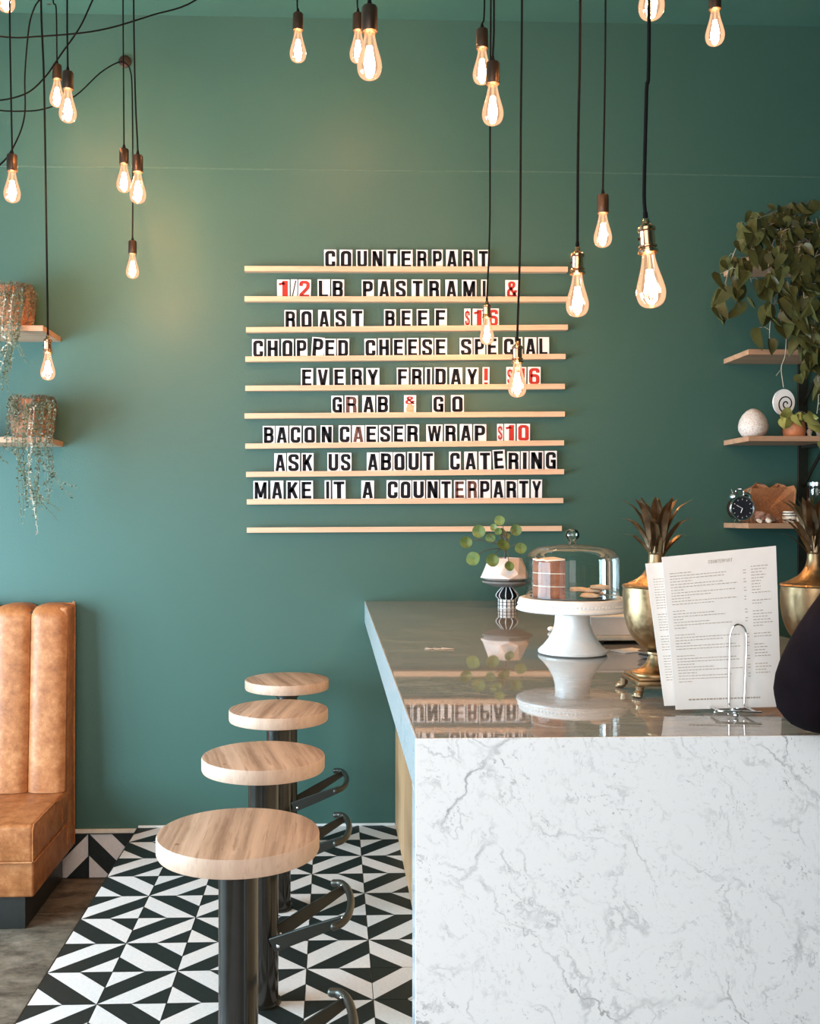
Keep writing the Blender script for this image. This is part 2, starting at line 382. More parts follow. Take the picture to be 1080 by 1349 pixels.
def spin_for(i, j):
    if i == 5 and j == 7: return 1
    A, B, C_, D = 0, 1, 2, 3
    return ((B, A) if i % 2 == 0 else (C_, D))[j % 2]
tile_mesh = {}
for s in range(4):
    t = obj('tile', tile_geo(s), [M['tile_w'], M['tile_b']]); tile_mesh[s] = t.data; bpy.data.objects.remove(t)
for i in range(6):
    for j in range(13):
        t = bpy.data.objects.new('tile', tile_mesh[spin_for(i, j)]); COL.objects.link(t); t.parent = flo
        t.location = (XP + TS * (i + .5), WALL_Y - TS * (j + .5), rnd.uniform(-.0005, .0003)); t.rotation_euler = (rnd.uniform(-.002, .002), rnd.uniform(-.002, .002), rnd.uniform(-.003, .003))
bm = BM()
for i in range(0, 20):
    for j in range(0, 25):
        if i < 6 and j < 13: continue
        tile_geo(spin_for(i, j), XP + TS * (i + .5), WALL_Y - TS * (j + .5), bm)
o = obj('outlying_tiles', bm, [M['tile_w'], M['tile_b']], flo); o['kind'] = 'stuff'
bb = struct(empty('baseboard_back', (0, WALL_Y, LOW)))
for k in range(10):
    s = (0, 3)[k % 2]
    x = -1.0 - TS * k
    obj('tile', tile_geo(s, fn=lambda a, b, z, x=x: (x + a, -.010 - z * -1, b + TS / 2)), [M['tile_w'], M['tile_b']], bb)
bm = BM(); box(bm, -2.0 - 1.0, XP, -.010, 0, TS, TS + .018, .001); obj('cream_strip', bm, M['trimw'], bb)
bm = BM(); box(bm, XP + .002, .283, -.010, 0, TS + .022, TS + .031, .001); obj('white_strip', bm, M['white'], bb)

# ------------------------------------------------------------------ counter
CT = 1.022; CX0, CX1, CY0 = .1445, 1.45, 1.697
counter = empty('bar_counter', (CX0, CY0, 0), 'white marble waterfall bar counter with pale oak side panel running to the green wall', 'counter')
def lb(name, x0, x1, y0, y1, z0, z1, bev, mat): 
    bm = BM(); box(bm, x0 - CX0, x1 - CX0, y0 - CY0, y1 - CY0, z0, z1, bev); return obj(name, bm, mat, counter)
lb('countertop', CX0 + .0042, CX1, CY0 + .0042, WALL_Y - .001, CT - .03, CT, .0015, M['shaded_top_marble'])
lb('apron', CX0, CX0 + .004, CY0 + .0042, WALL_Y - .001, CT - .097, CT, .0008, M['shaded_edge_marble'])
lb('apron_core', CX0 + .0041, CX0 + .03, CY0 + .07, WALL_Y - .001, CT - .097, CT - .0305, .001, M['shaded_edge_marble'])
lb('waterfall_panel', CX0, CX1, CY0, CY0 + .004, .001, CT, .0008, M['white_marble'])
lb('panel_core', CX0 + .0041, CX1, CY0 + .0041, CY0 + .07, .001, CT - .0305, .001, M['shaded_edge_marble'])
lb('panel_side', CX0, CX0 + .004, CY0 + .0041, CY0 + .07, .001, CT - .0972, .0008, M['shaded_edge_marble'])

for k in range(9):   # vertical oak boards
    y0 = CY0 + .075 + k * .2955; lb('oak_board', .284, .304, y0, min(y0 + .2935, WALL_Y - .012), .003, CT - .032, .0015, M['oak'])
lb('cabinet_body', .304, CX1 - .04, CY0 + .075, WALL_Y - .012, .003, CT - .032, .002, M['kick'])

# ------------------------------------------------------------------ booth
booth = empty('booth_bench', (-1.16, 4.0, LOW), 'tan leather booth bench with vertically channelled back against the teal wall', 'bench')
bl = lambda n, x0, x1, y0, y1, z0, z1, bev, mat, seg=3: obj(n, box(BM(), x0 + 1.16, x1 + 1.16, y0 - 4.0, y1 - 4.0, z0 - LOW, z1 - LOW, bev, seg=seg), mat, booth, True)
XB = -3.1
bl('kick_plinth', XB, -1.215, 3.885, WALL_Y - .02, LOW + .001, -.078, .002, M['kick'])
bl('seat_base', XB, -1.166, 3.83, WALL_Y - .014, -.078, .064, .010, M['leather'])
# cushion
bm = BM(); box(bm, XB + 1.16, -1.158 + 1.16, 3.80 - 4, 4.31 - 4, .065 - LOW, .213 - LOW, .018, seg=3)
obj('seat_cushion', bm, M['leather'], booth, True)
bm = BM()
for zz in (.070, ): tube(bm, [(XB + 1.16, -.2015, zz - LOW), (-.003, -.2015, zz - LOW), (.0035, -.19, zz - LOW), (.0035, .25, zz - LOW)], .0035, 6)
tube(bm, [(-.001, -.199, .072 - LOW), (-.001, -.199, .196 - LOW), (-.001, -.185, .212 - LOW), (-.001, .10, .214 - LOW), (.0, .17, .20 - LOW), (.002, .2, .16 - LOW), (.0025, .205, .10 - LOW)], .003, 6)
obj('piping', bm, M['leather'], booth, True)
bl('back_side_panel', -1.20, -1.160, 4.30, WALL_Y - .001, -.07, 1.012, .012, M['leather'])
bm = BM(); tube(bm, smoothpath([(.0, 4.40 - 4, -.06 - LOW), (.001, 4.395 - 4, .5 - LOW), (.0, 4.41 - 4, .98 - LOW), (-.012, 4.41 - 4, 1.014 - LOW), (-.04, 4.405 - 4, 1.018 - LOW)]), .004, 6); obj('piping', bm, M['leather'], booth, True)
bl('back_core', XB, -1.19, 4.31, WALL_Y - .005, .066, .99, .004, M['kick'])
def channel(x0, x1):
    bm = BM(); path = []
    for i in range(15): t = i / 14; path.append((4.245 + .045 * t, .215 + (.955 - .215) * t, -1, 0))
    for i in range(1, 9): a = i / 8 * PI / 2; path.append((4.29 + .055 * (1 - math.cos(a)), .955 + .055 * math.sin(a), -math.cos(a), math.sin(a)))
    path.append((4.42, 1.01, 0, 1))
    rows = []
    for y, z, ny, nz in path:
        r = []
        for k in range(13):
            s = -1 + 2 * k / 12; e = .026 * (1 - abs(s) ** 3.2) ** .8 - .013
            r.append(bm.verts.new(((x0 + x1) / 2 + s * (x1 - x0) / 2 + 1.16, y + ny * e - 4, z + nz * e - LOW)))
        rows.append(r)
    for a, b in zip(rows, rows[1:]):
        for k in range(12): bm.faces.new((a[k], a[k + 1], b[k + 1], b[k]))
    # flat sides so that each channel is solid
    for k in (0, 12):
        bk = [bm.verts.new((r[k].co.x, .42, r[k].co.z)) for r in rows[:-1]]
        for i in range(len(bk) - 1): bm.faces.new((rows[i][k], rows[i + 1][k], bk[i + 1], bk[i]))
    return bm
x1 = -1.163
for k in range(12): obj('channel', channel(x1 - .158, x1), M['leather'], booth, True); x1 -= .160

# ------------------------------------------------------------------ stools
stool_desc = ['nearest round wooden stool on a thick black post, at the front of the row', 'second stool from the front, round wooden seat on a black post',
              'third stool from the front, round wooden seat on a black post', 'farthest round wooden stool, closest to the teal wall']
def make_stool():
    st = empty('bar_stool', (0, 0, 0), 'x', 'stool', 'wooden stools bolted along the counter')
    r, zt = .178, .7185
    bm = BM(); lathe(bm, [(r - .008, zt - .043), (r - .002, zt - .041), (r, zt - .036), (r, zt - .006), (r - .002, zt - .0015), (r - .007, zt)], 72); obj('seat', bm, M['seat'], st, True)
    bm = BM(); lathe(bm, [(.08, zt - .051), (.08, zt - .0435)], 28); lathe(bm, [(.05, zt - .075), (.052, zt - .052)], 28); obj('mounting_plate', bm, M['iron'], st, True)
    bm = BM(); lathe(bm, [(.0435, .008), (.0435, zt - .0515)], 40); obj('post', bm, M['black'], st, True)
    bm = BM(); lathe(bm, [(.052, .0005), (.052, .006), (.046, .0085), (.044, .009)], 40); obj('base_flange', bm, M['black'], st, True)
    for s in (-1, 1):
        a = Vector((.028, s * .034 - .012, .185)); b = Vector((.235, s * .112, .283))
        d = (b - a).normalized(); side = Vector((-d.z, 0, d.x)).normalized(); wv = d.cross(side)
        bm = BM(); rings = []
        for p, h in ((a, .021), (a.lerp(b, .5), .018), (b, .012)):
            rings.append([bm.verts.new(p + side * sx * h + wv * sy * .005) for sx, sy in ((-1, -1), (1, -1), (1, 1), (-1, 1))])
        for q, w_ in zip(rings, rings[1:]):
            for k in range(4): bm.faces.new((q[k], q[(k + 1) % 4], w_[(k + 1) % 4], w_[k]))
        bm.faces.new(rings[0]); bm.faces.new(rings[-1])
        bmesh.ops.bevel(bm, geom=bm.edges[:], offset=.0015, segments=1, affect='EDGES')
        obj('footrest_arm', bm, M['iron'], st)
        bm = BM(); sphere(bm, b + Vector((-.004, s * .006, .008)), .008, (1, 1, .7), 10, 6); sphere(bm, a + Vector((.018, s * .006, .0)), .007, (1, 1, 1), 10, 6); obj('bolt', bm, M['chrome'], st, True)
    pts_ = smoothpath([(.205, -.158, .283), (.228, -.142, .287), (.246, -.09, .289), (.254, 0, .289), (.246, .09, .289), (.228, .142, .287), (.205, .158, .283)], 6)
    bm = BM(); tube(bm, pts_, .0108, 12); sphere(bm, pts_[0], .011, (1, 1, 1), 12, 8); sphere(bm, pts_[-1], .011, (1, 1, 1), 12, 8); obj('footrest_bar', bm, M['footmetal'], st, True)
    return st
st0 = make_stool()
sv = [(314, 1095, 0), (347, 994, .9), (367, 933, 2.1), (378, 894, 3.5)]
for k, (u, v, rz) in enumerate(sv):
    p = F(u, v, .7185)
    s = st0 if k == 0 else st0.copy()
    if k: COL.objects.link(s)
    s.location = (p.x, p.y, 0); s['label'] = stool_desc[k]
    if k:
        for ch in list(st0.children):
            c = ch.copy(); COL.objects.link(c); c.parent = s
            if ch.name.startswith('seat'): c.rotation_euler = (0, 0, (.22, -.15, .3)[k - 1])

# ------------------------------------------------------------------ letter rails and letter cards
ROW_L = [(322, 350.4), (322, 390.2), (324, 431), (323, 469.6), (323, 508), (322, 544.5), (323, 584.3), (324, 621.6), (325, 657.7), (325, 695)]
ROW_R = [(748, 351.2), (748, 390.6), (748, 427.5), (745, 466), (744, 505.5), (744, 542), (743, 580), (743, 618), (742, 656), (740, 692.8)]
ROWN = ['top', 'second', 'third', 'fourth', 'fifth', 'sixth', 'seventh', 'eighth', 'ninth', 'bottom']
RLIP = 4.398
rail_line = []
for k in range(10):
    a = P(*ROW_L[k], RLIP); b = P(*ROW_R[k], RLIP); rail_line.append((a, b))
    r = empty('letter_rail', (a.x, WALL_Y, a.z), ('narrow pine letter rail without cards, lowest of the ten on the green wall' if k == 9 else f'narrow pine letter rail on the green wall, {ORD[k]} from the top'), 'rail', 'pine letter rails on the green wall')
    L = b.x - a.x; dz = b.z - a.z
    fn = lambda y, z, x: (x * L, y, z + dz * x)
    bm = BM(); prism(bm, [(RLIP - WALL_Y, -.0235), (-.0005, -.0235), (-.0005, -.010), (RLIP - WALL_Y + .008, -.010), (RLIP - WALL_Y + .008, 0), (RLIP - WALL_Y, 0)], fn, 0, 1)
    obj('ledge', bm, M['rail'], r)
def fillet(pts, r):
    out = [Vector(pts[0])]
    rs = r if isinstance(r, (list, tuple)) else [r] * (len(pts) - 2)
    for i in range(1, len(pts) - 1):
        a, b, c = Vector(pts[i - 1]), Vector(pts[i]), Vector(pts[i + 1]); q = rs[i - 1]
        if q <= 0: out.append(b); continue
        q = min(q, (a - b).length * .5, (c - b).length * .5)
        p0 = b + (a - b).normalized() * q; p1 = b + (c - b).normalized() * q
        for k in range(6):
            t = k / 5; out.append((p0 * (1 - t) + b * t) * (1 - t) + (b * (1 - t) + p1 * t) * t)
    out.append(Vector(pts[-1])); return out
l_, r_, b_, t_, cx_ = .09, .44, .085, .915, .265
def G(ch):
    W = .53; S = []
    a = lambda pts, r=0, th=.175: S.append((fillet(pts, r) if r else [Vector(p) for p in pts], th))
    vl = lambda: a([(l_, 0), (l_, 1)])
    if ch == 'A': a([(.075, 0), (.235, 1)], 0, .16); a([(.455, 0), (.295, 1)], 0, .16); a([(.15, .27), (.38, .27)], 0, .13)
    elif ch == 'B': vl(); a([(l_, t_), (r_ - .01, t_), (r_ - .01, .52), (l_, .52)], .15, .16); a([(l_, .52), (r_, .52), (r_, b_), (l_, b_)], .16, .16)
    elif ch == 'C': a([(r_, .64), (r_, t_), (l_, t_), (l_, b_), (r_, b_), (r_, .36)], .17)
    elif ch == 'D': vl(); a([(l_, t_), (r_, t_), (r_, b_), (l_, b_)], .17)
    elif ch == 'E': vl(); a([(l_, .92), (.5, .92)], 0, .16); a([(l_, .51), (.46, .51)], 0, .15); a([(l_, .08), (.5, .08)], 0, .16)
    elif ch == 'F': vl(); a([(l_, .92), (.5, .92)], 0, .16); a([(l_, .50), (.46, .50)], 0, .15)
    elif ch == 'G': a([(r_, .66), (r_, t_), (l_, t_), (l_, b_), (r_, b_), (r_, .46), (.26, .46)], [.17, .17, .17, .1, 0], .165); a([(r_ + .02, .5), (r_ + .02, 0)], 0, .12)
    elif ch == 'H': vl(); a([(r_, 0), (r_, 1)]); a([(l_, .5), (r_, .5)], 0, .16)
    elif ch == 'I': W = .2; a([(.1, 0), (.1, 1)], 0, .19)
    elif ch == 'K': vl(); a([(.45, 1), (.13, .38)], 0, .17); a([(.22, .62), (.46, 0)], 0, .18)
    elif ch == 'L': vl(); a([(l_, .08), (.48, .08)], 0, .17)
    elif ch == 'M': W = .66; a([(.085, 0), (.085, 1)], 0, .16); a([(.575, 0), (.575, 1)], 0, .16); a([(.10, .98), (.33, .08)], 0, .15); a([(.56, .98), (.33, .08)], 0, .15)
    elif ch == 'N': vl(); a([(r_, 0), (r_, 1)]); a([(.10, .98), (.43, .02)], 0, .16)
    elif ch in 'O0': a([(cx_, b_), (l_, b_), (l_, t_), (r_, t_), (r_, b_), (cx_, b_)], .18)
    elif ch == 'P': vl(); a([(l_, t_), (r_, t_), (r_, .44), (l_, .44)], .16, .165)
    elif ch == 'R': vl(); a([(l_, t_), (r_ - .01, t_), (r_ - .01, .50), (l_, .50)], .15, .16); a([(l_, .50), (r_ - .02, .50), (r_, 0)], .13, .165)
    elif ch == 'S': a([(r_, .68), (r_, t_), (l_, t_), (l_, .58), (r_, .42), (r_, b_), (l_, b_), (l_, .32)], .14, .165)
    elif ch == 'T': a([(0.0, .92), (.53, .92)], 0, .165); a([(cx_, 0), (cx_, .92)], 0, .19)
    elif ch == 'U': a([(l_, 1), (l_, b_), (r_, b_), (r_, 1)], .17)
    elif ch == 'V': a([(.075, 1), (.24, 0)], 0, .165); a([(.455, 1), (.29, 0)], 0, .165)
    elif ch == 'W': W = .76; a([(.07, 1), (.21, 0)], 0, .14); a([(.36, 1), (.23, 0)], 0, .13); a([(.40, 1), (.53, 0)], 0, .13); a([(.69, 1), (.55, 0)], 0, .14)
    elif ch == 'Y': a([(.065, 1), (.265, .42)], 0, .165); a([(.465, 1), (.265, .42)], 0, .165); a([(cx_, .5), (cx_, 0)])
    elif ch == '&': a([(.48, .03), (.15, .66), (.15, t_), (.36, t_), (.36, .68), (.09, .42), (.09, b_), (.34, b_), (.46, .45)], .1, .13)
    elif ch == '!': W = .2; a([(.1, .27), (.1, 1)], 0, .19); a([(.1, 0), (.1, .16)], 0, .19)
    elif ch == '$': W = .42; a([(r_ - .1, .66), (r_ - .1, .86), (.08, .86), (.08, .58), (r_ - .1, .42), (r_ - .1, .14), (.08, .14), (.08, .34)], .1, .11); a([(.21, 0), (.21, 1)], 0, .05)
    elif ch == '/': W = .3; a([(.05, 0), (.25, 1)], 0, .06)
    elif ch == '1': W = .36; a([(.24, 0), (.24, 1)], 0, .18); a([(.02, .78), (.22, .86)], 0, .13)
    elif ch == '2': a([(l_, .68), (l_, t_), (r_, t_), (r_, .60), (l_, .16), (l_, .08), (.5, .08)], [.17, .17, .1, .02, 0], .165)
    elif ch == '6': a([(r_, .72), (r_, t_), (l_, t_), (l_, b_), (r_, b_), (r_, .55), (l_, .55)], .16, .165)
    return W, S
def stroke(bm, pts, th, fn, clamp=True):
    n = len(pts); L_, R_ = [], []
    for i, p in enumerate(pts):
        a = pts[max(i - 1, 0)]; c = pts[min(i + 1, n - 1)]
        d0 = (p - a).normalized() if i else (c - p).normalized(); d1 = (c - p).normalized() if i < n - 1 else d0
        if d0.length < .5: d0 = d1
        if d1.length < .5: d1 = d0
        t = (d0 + d1).normalized() if (d0 + d1).length > 1e-4 else d0
        nn = Vector((-t.y, t.x)); k = th / 2 / max(.45, nn.dot(Vector((-d0.y, d0.x))))
        cl = lambda q: Vector((q.x, min(1, max(0, q.y)))) if clamp else q
        L_.append(bm.verts.new(fn(cl(p + nn * k)))); R_.append(bm.verts.new(fn(cl(p - nn * k))))
    for i in range(n - 1):
        try: bm.faces.new((L_[i], L_[i + 1], R_[i + 1], R_[i]))
        except ValueError: pass
def glyph(bm, ch, x0, x1, z0, z1, y=0):
    W, S = G(ch)
    for pts, th in S: stroke(bm, pts, th * 1.1, lambda q: (min(x1, max(x0, x0 + q.x / W * (x1 - x0))), y, z0 + q.y * (z1 - z0)))
CH = .0885; CARDY = 4.414
ROWS = [
 [('C', 426.9, 443.2), ('O', 447.3, 464.2), ('U', 469.2, 484.9), ('N', 489, 505), ('T', 509, 523.4), ('E', 527.2, 543.6), ('R', 548.2, 563.3), ('P', 568.9, 583.3), ('A', 587.4, 603), ('R', 608.6, 624.2), ('T', 629.5, 644)],
 [('1', 365, 381.5, 1), ('/', 383, 391.6), ('2', 392.7, 409.5, 1), ('L', 418.4, 434.8), ('B', 436.5, 453.3), ('P', 476.5, 492.6), ('A', 497.9, 514), ('S', 519.8, 536), ('T', 542, 558), ('R', 563.8, 580), ('A', 586.7, 602.6), ('M', 608.3, 627.6), ('I', 633.6, 641.6), ('&', 665.6, 683, 1)],
 [('R', 374.6, 390.3), ('O', 395.6, 412), ('A', 419.2, 434.8), ('S', 440.3, 456), ('T', 462.5, 478.6), ('B', 505.8, 521.5), ('E', 527.5, 543), ('E', 548.9, 565.3), ('F', 572.2, 588.6), ('$', 611.5, 620, 1), ('1', 622.3, 636, 1), ('6', 642, 657, 1)],
 [('C', 332, 348), ('H', 351, 367.4), ('O', 370.5, 386.7), ('P', 389.5, 405), ('P', 409.5, 426, 4), ('E', 426.9, 442.5), ('D', 444, 460), ('C', 480, 496), ('H', 498, 513.8), ('E', 517.4, 533), ('E', 536, 551.6), ('S', 554.4, 570.6), ('E', 572.5, 589), ('S', 605.5, 622.3), ('P', 624, 639), ('E', 641, 656), ('C', 662, 677.7), ('I', 680.2, 688.2), ('A', 691, 706.6), ('L', 709, 723.4)],
 [('E', 396.3, 412.4), ('V', 417, 433.6), ('E', 439, 455.3), ('R', 462, 478.6), ('Y', 482.5, 499.8), ('F', 522.7, 538.3), ('R', 541, 557), ('I', 559.7, 568.9), ('D', 571.8, 588.6), ('A', 592, 609), ('Y', 613.4, 630), ('!', 635.5, 644.5, 1), ('$', 667, 676.5, 1), ('1', 678, 693, 1), ('6', 695, 712, 1)],
 [('G', 436.5, 452), ('R', 454, 471.4, 2), ('A', 477, 493.8), ('B', 496, 512.6), ('&', 532, 548, 3), ('G', 569.4, 585.5), ('O', 594, 611)],
 [('B', 346.2, 362), ('A', 363, 379.4), ('C', 381.4, 397), ('O', 399.4, 416.3), ('N', 422, 438.4), ('C', 446, 461.8), ('A', 463.7, 480, 2), ('E', 481, 497.4), ('S', 499.3, 515.5), ('E', 517.4, 533), ('R', 534.7, 552), ('W', 561.4, 583), ('R', 585, 601.9), ('A', 605.5, 621.6), ('P', 623.5, 640.4), ('$', 654.8, 662.8, 1), ('1', 664, 678.9, 1), ('0', 680.8, 698, 1)],
 [('A', 361.4, 377), ('S', 378.2, 395), ('K', 397, 413), ('U', 431.2, 447), ('S', 447.6, 463), ('A', 483, 499), ('B', 499.8, 516.7), ('O', 518, 534.4), ('U', 536.4, 553), ('T', 556, 571.8), ('C', 591.5, 607), ('A', 611.5, 628.3), ('T', 630.7, 647), ('E', 650, 666, 4), ('R', 668, 684.4), ('I', 686, 696), ('N', 697.7, 715.5), ('G', 717.4, 733.5)],
 [('M', 333.7, 353), ('A', 356.6, 373.4), ('K', 377, 394), ('E', 395.8, 412.4), ('I', 427.6, 435.6), ('T', 438, 455.3), ('A', 475.7, 492.6), ('C', 509, 525), ('O', 526.3, 541.7), ('U', 543, 559.7), ('N', 561.4, 577.8), ('T', 580, 595), ('E', 598, 613, 2), ('R', 614.6, 629.5, 2), ('P', 631, 646), ('A', 648.3, 664.4), ('R', 665.6, 681.3), ('T', 682.5, 697), ('Y', 699.3, 713.8)],
]
SYM = {'/': 'slash', '&': 'ampersand', '!': 'exclamation mark', '$': 'dollar sign'}
for ri, row in enumerate(ROWS):
    a, b = rail_line[ri]
    for ci, it in enumerate(row):
        ch, u0, u1 = it[:3]; kind = it[3] if len(it) > 3 else 0
        p0 = P(u0, ROW_L[ri][1] - 10, CARDY); p1 = P(u1, ROW_L[ri][1] - 10, CARDY)
        xc = (p0.x + p1.x) / 2; hw = (p1.x - p0.x) / 2; t = (xc - a.x) / (b.x - a.x); zb = a.z + (b.z - a.z) * t - .0098
        red = kind in (1, 3)
        sym = SYM.get(ch); what = ('digit ' + ch) if ch.isdigit() else (sym or 'letter ' + ch)
        lab = f'white card with {"red" if red else "black"} {what}, {ORD[ci]} from left on the {ROWN[ri]} letter rail'
        c = empty('letter_card', (xc, CARDY, zb), lab, 'card', 'printed cards on the letter rails')
        if kind == 4: c.rotation_euler = (0, math.radians(4 if ri == 3 else -3), 0); c.location.z += .004
        else: c.rotation_euler = (0, math.radians(rnd.uniform(-.5, .5)), 0); c.location.z += .0006
        ch_ = CH + (.004 if kind == 4 else rnd.uniform(-.001, .001)) + (.006 if ri == 8 or ri == 7 else 0)*.8
        bm = BM(); box(bm, -hw, hw, -.0012, .0012, 0, ch_, .0004, seg=1)
        obj('plate', bm, M['card'], c)
        m = (hw * 2) * (.25 if ch == 'I' else .22 if ch == '!' else .09)
        zt = ch_ - .0055; z0 = .0075 if ri < 5 else .0115
        bm = BM(); glyph(bm, ch, -hw + m, hw - m, z0 if kind != 3 else z0 + .036, zt, -.0014)
        obj('print', bm, M[{1: 'red', 3: 'red', 2: 'inkbrown'}.get(kind, 'ink')], c, smooth='keep')
        if kind == 3:
            bm = BM(); prism(bm, [(-.016, .012), (.016, .012), (.017, .03), (.020, .045), (.012, .042), (.005, .05), (-.012, .046), (-.017, .03)], lambda x, z, d: (x, -.0013 - d, z), 0, .0008); obj('peeled_print', bm, M['orange'], c)

# ------------------------------------------------------------------ pendant bulbs
def bulb_geo(parent, s=1.0):
    prof = [(.0125, 0), (.0135, -.006), (.0155, -.02), (.020, -.04), (.0265, -.062), (.031, -.08), (.032, -.092), (.030, -.105), (.024, -.116), (.013, -.1225), (.0, -.1245)]
    pr = smoothpath([(r, 0, z) for r, z in prof], 2); bm = BM(); lathe(bm, [(max(0, q.x) * s, q.z * s) for q in pr[:-1]] + [(0, -.1245 * s)], 28, cap=False)
    g = obj('glass_bulb', bm, M['bulb'], parent, True, smooth_loc(parent))
    bm = BM()
    for k in range(6):
        a = k * PI / 3; r1, r2 = .0050, .0140
        tube(bm, [(r1 * s * math.cos(a), r1 * s * math.sin(a), -.040 * s), (r2 * s * math.cos(a + .4), r2 * s * math.sin(a + .4), -.088 * s)], .0021 * s, 6)
    lathe(bm, [(.003 * s, -.1 * s), (.0055 * s, -.09 * s), (.003 * s, -.083 * s)], 8)
    obj('filament', bm, M['fil'], g)
    bm = BM(); tube(bm, [(0, 0, 0), (0, 0, -.04 * s)], .0035 * s, 8); obj('glass_stem', bm, M['bulb'], g)
    return g
def smooth_loc(p): return None
LAMP_W = 10.5
CORD_TOP = CZ
def pendant(kind, u, vtop, vbot, wpx, cord, label, Y=None, tilt=0):
    Zd = FPX * .064 / wpx; Y = Y or Zd * math.cos(ALPHA)
    Y = min(Y, 4.0)
    s = 1.0
    pb = P(u, vbot, Y)
    top = P(u, vtop, Y)         # top of the glass
    s = (top.z - pb.z) / .1245
    if kind == 'cut': s = wpx / FPX * Y / .064; top = pb + Vector((0, 0, .1245 * s))
    t = empty('pendant_bulb', top, label, 'pendant lamp', 'filament bulbs on black cords'); t.rotation_euler = (0, -tilt, 0)
    RT = Matrix.Rotation(-tilt, 3, 'Y')
    bulb_geo(t, s)
    sock_h = 0
    if kind == 'brass':
        bm = BM(); lathe(bm, [(.0165 * s, -.005 * s), (.0215 * s, -.003 * s), (.0215 * s, .003 * s), (.0175 * s, .005 * s), (.0172 * s, .008 * s), (.0205 * s, .010 * s), (.0205 * s, .013 * s), (.0165 * s, .015 * s)] , 32)
        lathe(bm, [(.0155 * s, .015 * s), (.0165 * s, .017 * s), (.0165 * s, .044 * s), (.0175 * s, .046 * s), (.0195 * s, .047 * s), (.0195 * s, .053 * s), (.016 * s, .057 * s), (.009 * s, .062 * s), (.0075 * s, .072 * s), (.0055 * s, .074 * s)], 32)
        obj('brass_socket', bm, M['brass_s'], t, True)
        bm = BM(); tube(bm, [(-.016 * s, 0, .030 * s), (-.022 * s, 0, .030 * s)], .003 * s, 8); obj('switch_stub', bm, M['bronze'], t, True)
        bm = BM(); lathe(bm, [(.0045 * s, .0742 * s), (.0055 * s, .077 * s), (.0055 * s, .086 * s), (.0035 * s, .092 * s)], 12); obj('cord_grip', bm, M['cord'], t, True)
        hh = .090 * s; cr = .0036
    else:
        bm = BM(); lathe(bm, [(.012 * s, -.004 * s), (.0195 * s, -.003 * s), (.0205 * s, 0), (.0205 * s, .058 * s), (.0185 * s, .062 * s), (.010 * s, .064 * s)], 28); obj('metal_socket', bm, M['bronze'], t, True)
        bm = BM(); lathe(bm, [(.0085 * s, .0642 * s), (.006 * s, .072 * s), (.004 * s, .082 * s)], 12); obj('cord_grip', bm, M['cord'], t, True)
        hh = .080 * s; cr = .0030
    pts = [top + RT @ Vector((0, 0, hh))] + ([top + RT @ Vector((0, 0, hh + .02))] if tilt else [])
    for c in cord: pts.append(P(c[0], c[1], c[2] if len(c) > 2 else Y))
    if not cord or cord[-1][1] < 20 and len(cord[-1]) < 4:
        q = pts[-1]; pts.append(Vector((q.x, q.y, CORD_TOP - .012)))
    RI = RT.inverted(); pts = [RI @ (p - top) for p in pts]; pts = smoothpath(pts, 5) if len(pts) > 2 else pts
    bm = BM(); tube(bm, pts, cr, 8); obj('cord', bm, M['cord'], t, True)
    if not cord or cord[-1][1] < 20 and len(cord[-1]) < 4:
        e = pts[-1]; bm = BM(); lathe(bm, [(.012, 0.0), (.03, .004), (.03, .0115)], 20, (e.x, e.y, e.z)); obj('ceiling_rose', bm, M['bronze'], t, True)
    l = bpy.data.lights.new('bulb_light', 'POINT'); l.energy = LAMP_W; l.color = (1, .44, .13); l.shadow_soft_size = .012 * s
    lo = bpy.data.objects.new('bulb_light', l); COL.objects.link(lo); lo.parent = t; lo.location = (0, 0, -.066 * s)
    return t
pendant('cut', 8, 0, 15.5, 23, [], 'lit filament bulb cut by the top left corner of the picture')
pendant('std', 16, 225, 267, 24.8, [(14, 100), (12.7, 0)], 'lit bulb in bronze socket at the far left edge, level with the wall joint')
pendant('std', 75, 104, 141, 20.5, [(74, 12), (70, 1)], 'lit bulb half behind its neighbour in the upper left pair, the higher one')
pendant('std', 89.3, 117, 161.5, 26, [(88.5, 40), (88.5, 0)], 'larger front bulb of the upper left pair, in a brown metal socket')
pendant('std', 163.3, 215.5, 253.5, 20, [(162.5, 90), (162, 0)], 'left bulb of the pair hanging just below the round cord hook')
pendant('std', 181.5, 226, 268, 23.7, [(178, 120), (176, 0)], 'right, lower bulb of the pair below the round cord hook')
HK = P(165, 82, WALL_Y)
g_ = pendant('std', 174.5, 334, 367, 19.5, [(175, 230, 4.33), (174, 120, 4.37), (171.5, 93, 4.40), (166, 84, 4.405, 1), (156, 82, 4.40, 1), (132, 96, 4.37, 1), (98, 127, 4.30, 1), (60, 143, 4.25, 1), (28, 146.5, 4.2, 1), (-10, 144, 4.15, 1), (-60, 130, 4.1, 1), (-150, 60, 3.9, 1)], 'small bulb hanging lowest under the round cord hook, its cord swagged left')
pendant('std', 392.5, 39.4, 82, 23.3, [(391.5, 0)], 'single lit bulb near the top, left of the sign and of the bulb pair')
pendant('std', 471.5, 40, 83, 21.5, [(470.5, 0)], 'small bulb half hidden behind the big bulb at top centre')
pendant('std', 486.7, 41, 105, 35.6, [], 'big bright bulb at top centre in a wide bronze socket')
pendant('std', 635, 63, 111, 24, [(638, 8, 3.45)], 'bulb right of centre, upper and rear one of a close pair')
pendant('std', 649, 110, 165, 30, [(650.5, 40), (650.5, 0)], 'bulb right of centre, lower and front one of a close pair')
pendant('cut', 858, 0, 26, 34, [], 'lit bulb cut by the top edge, behind the thick cord of the largest bulb')
pendant('std', 941.7, 12, 60, 28, [], 'lit bulb at the top right, above the trailing plant')
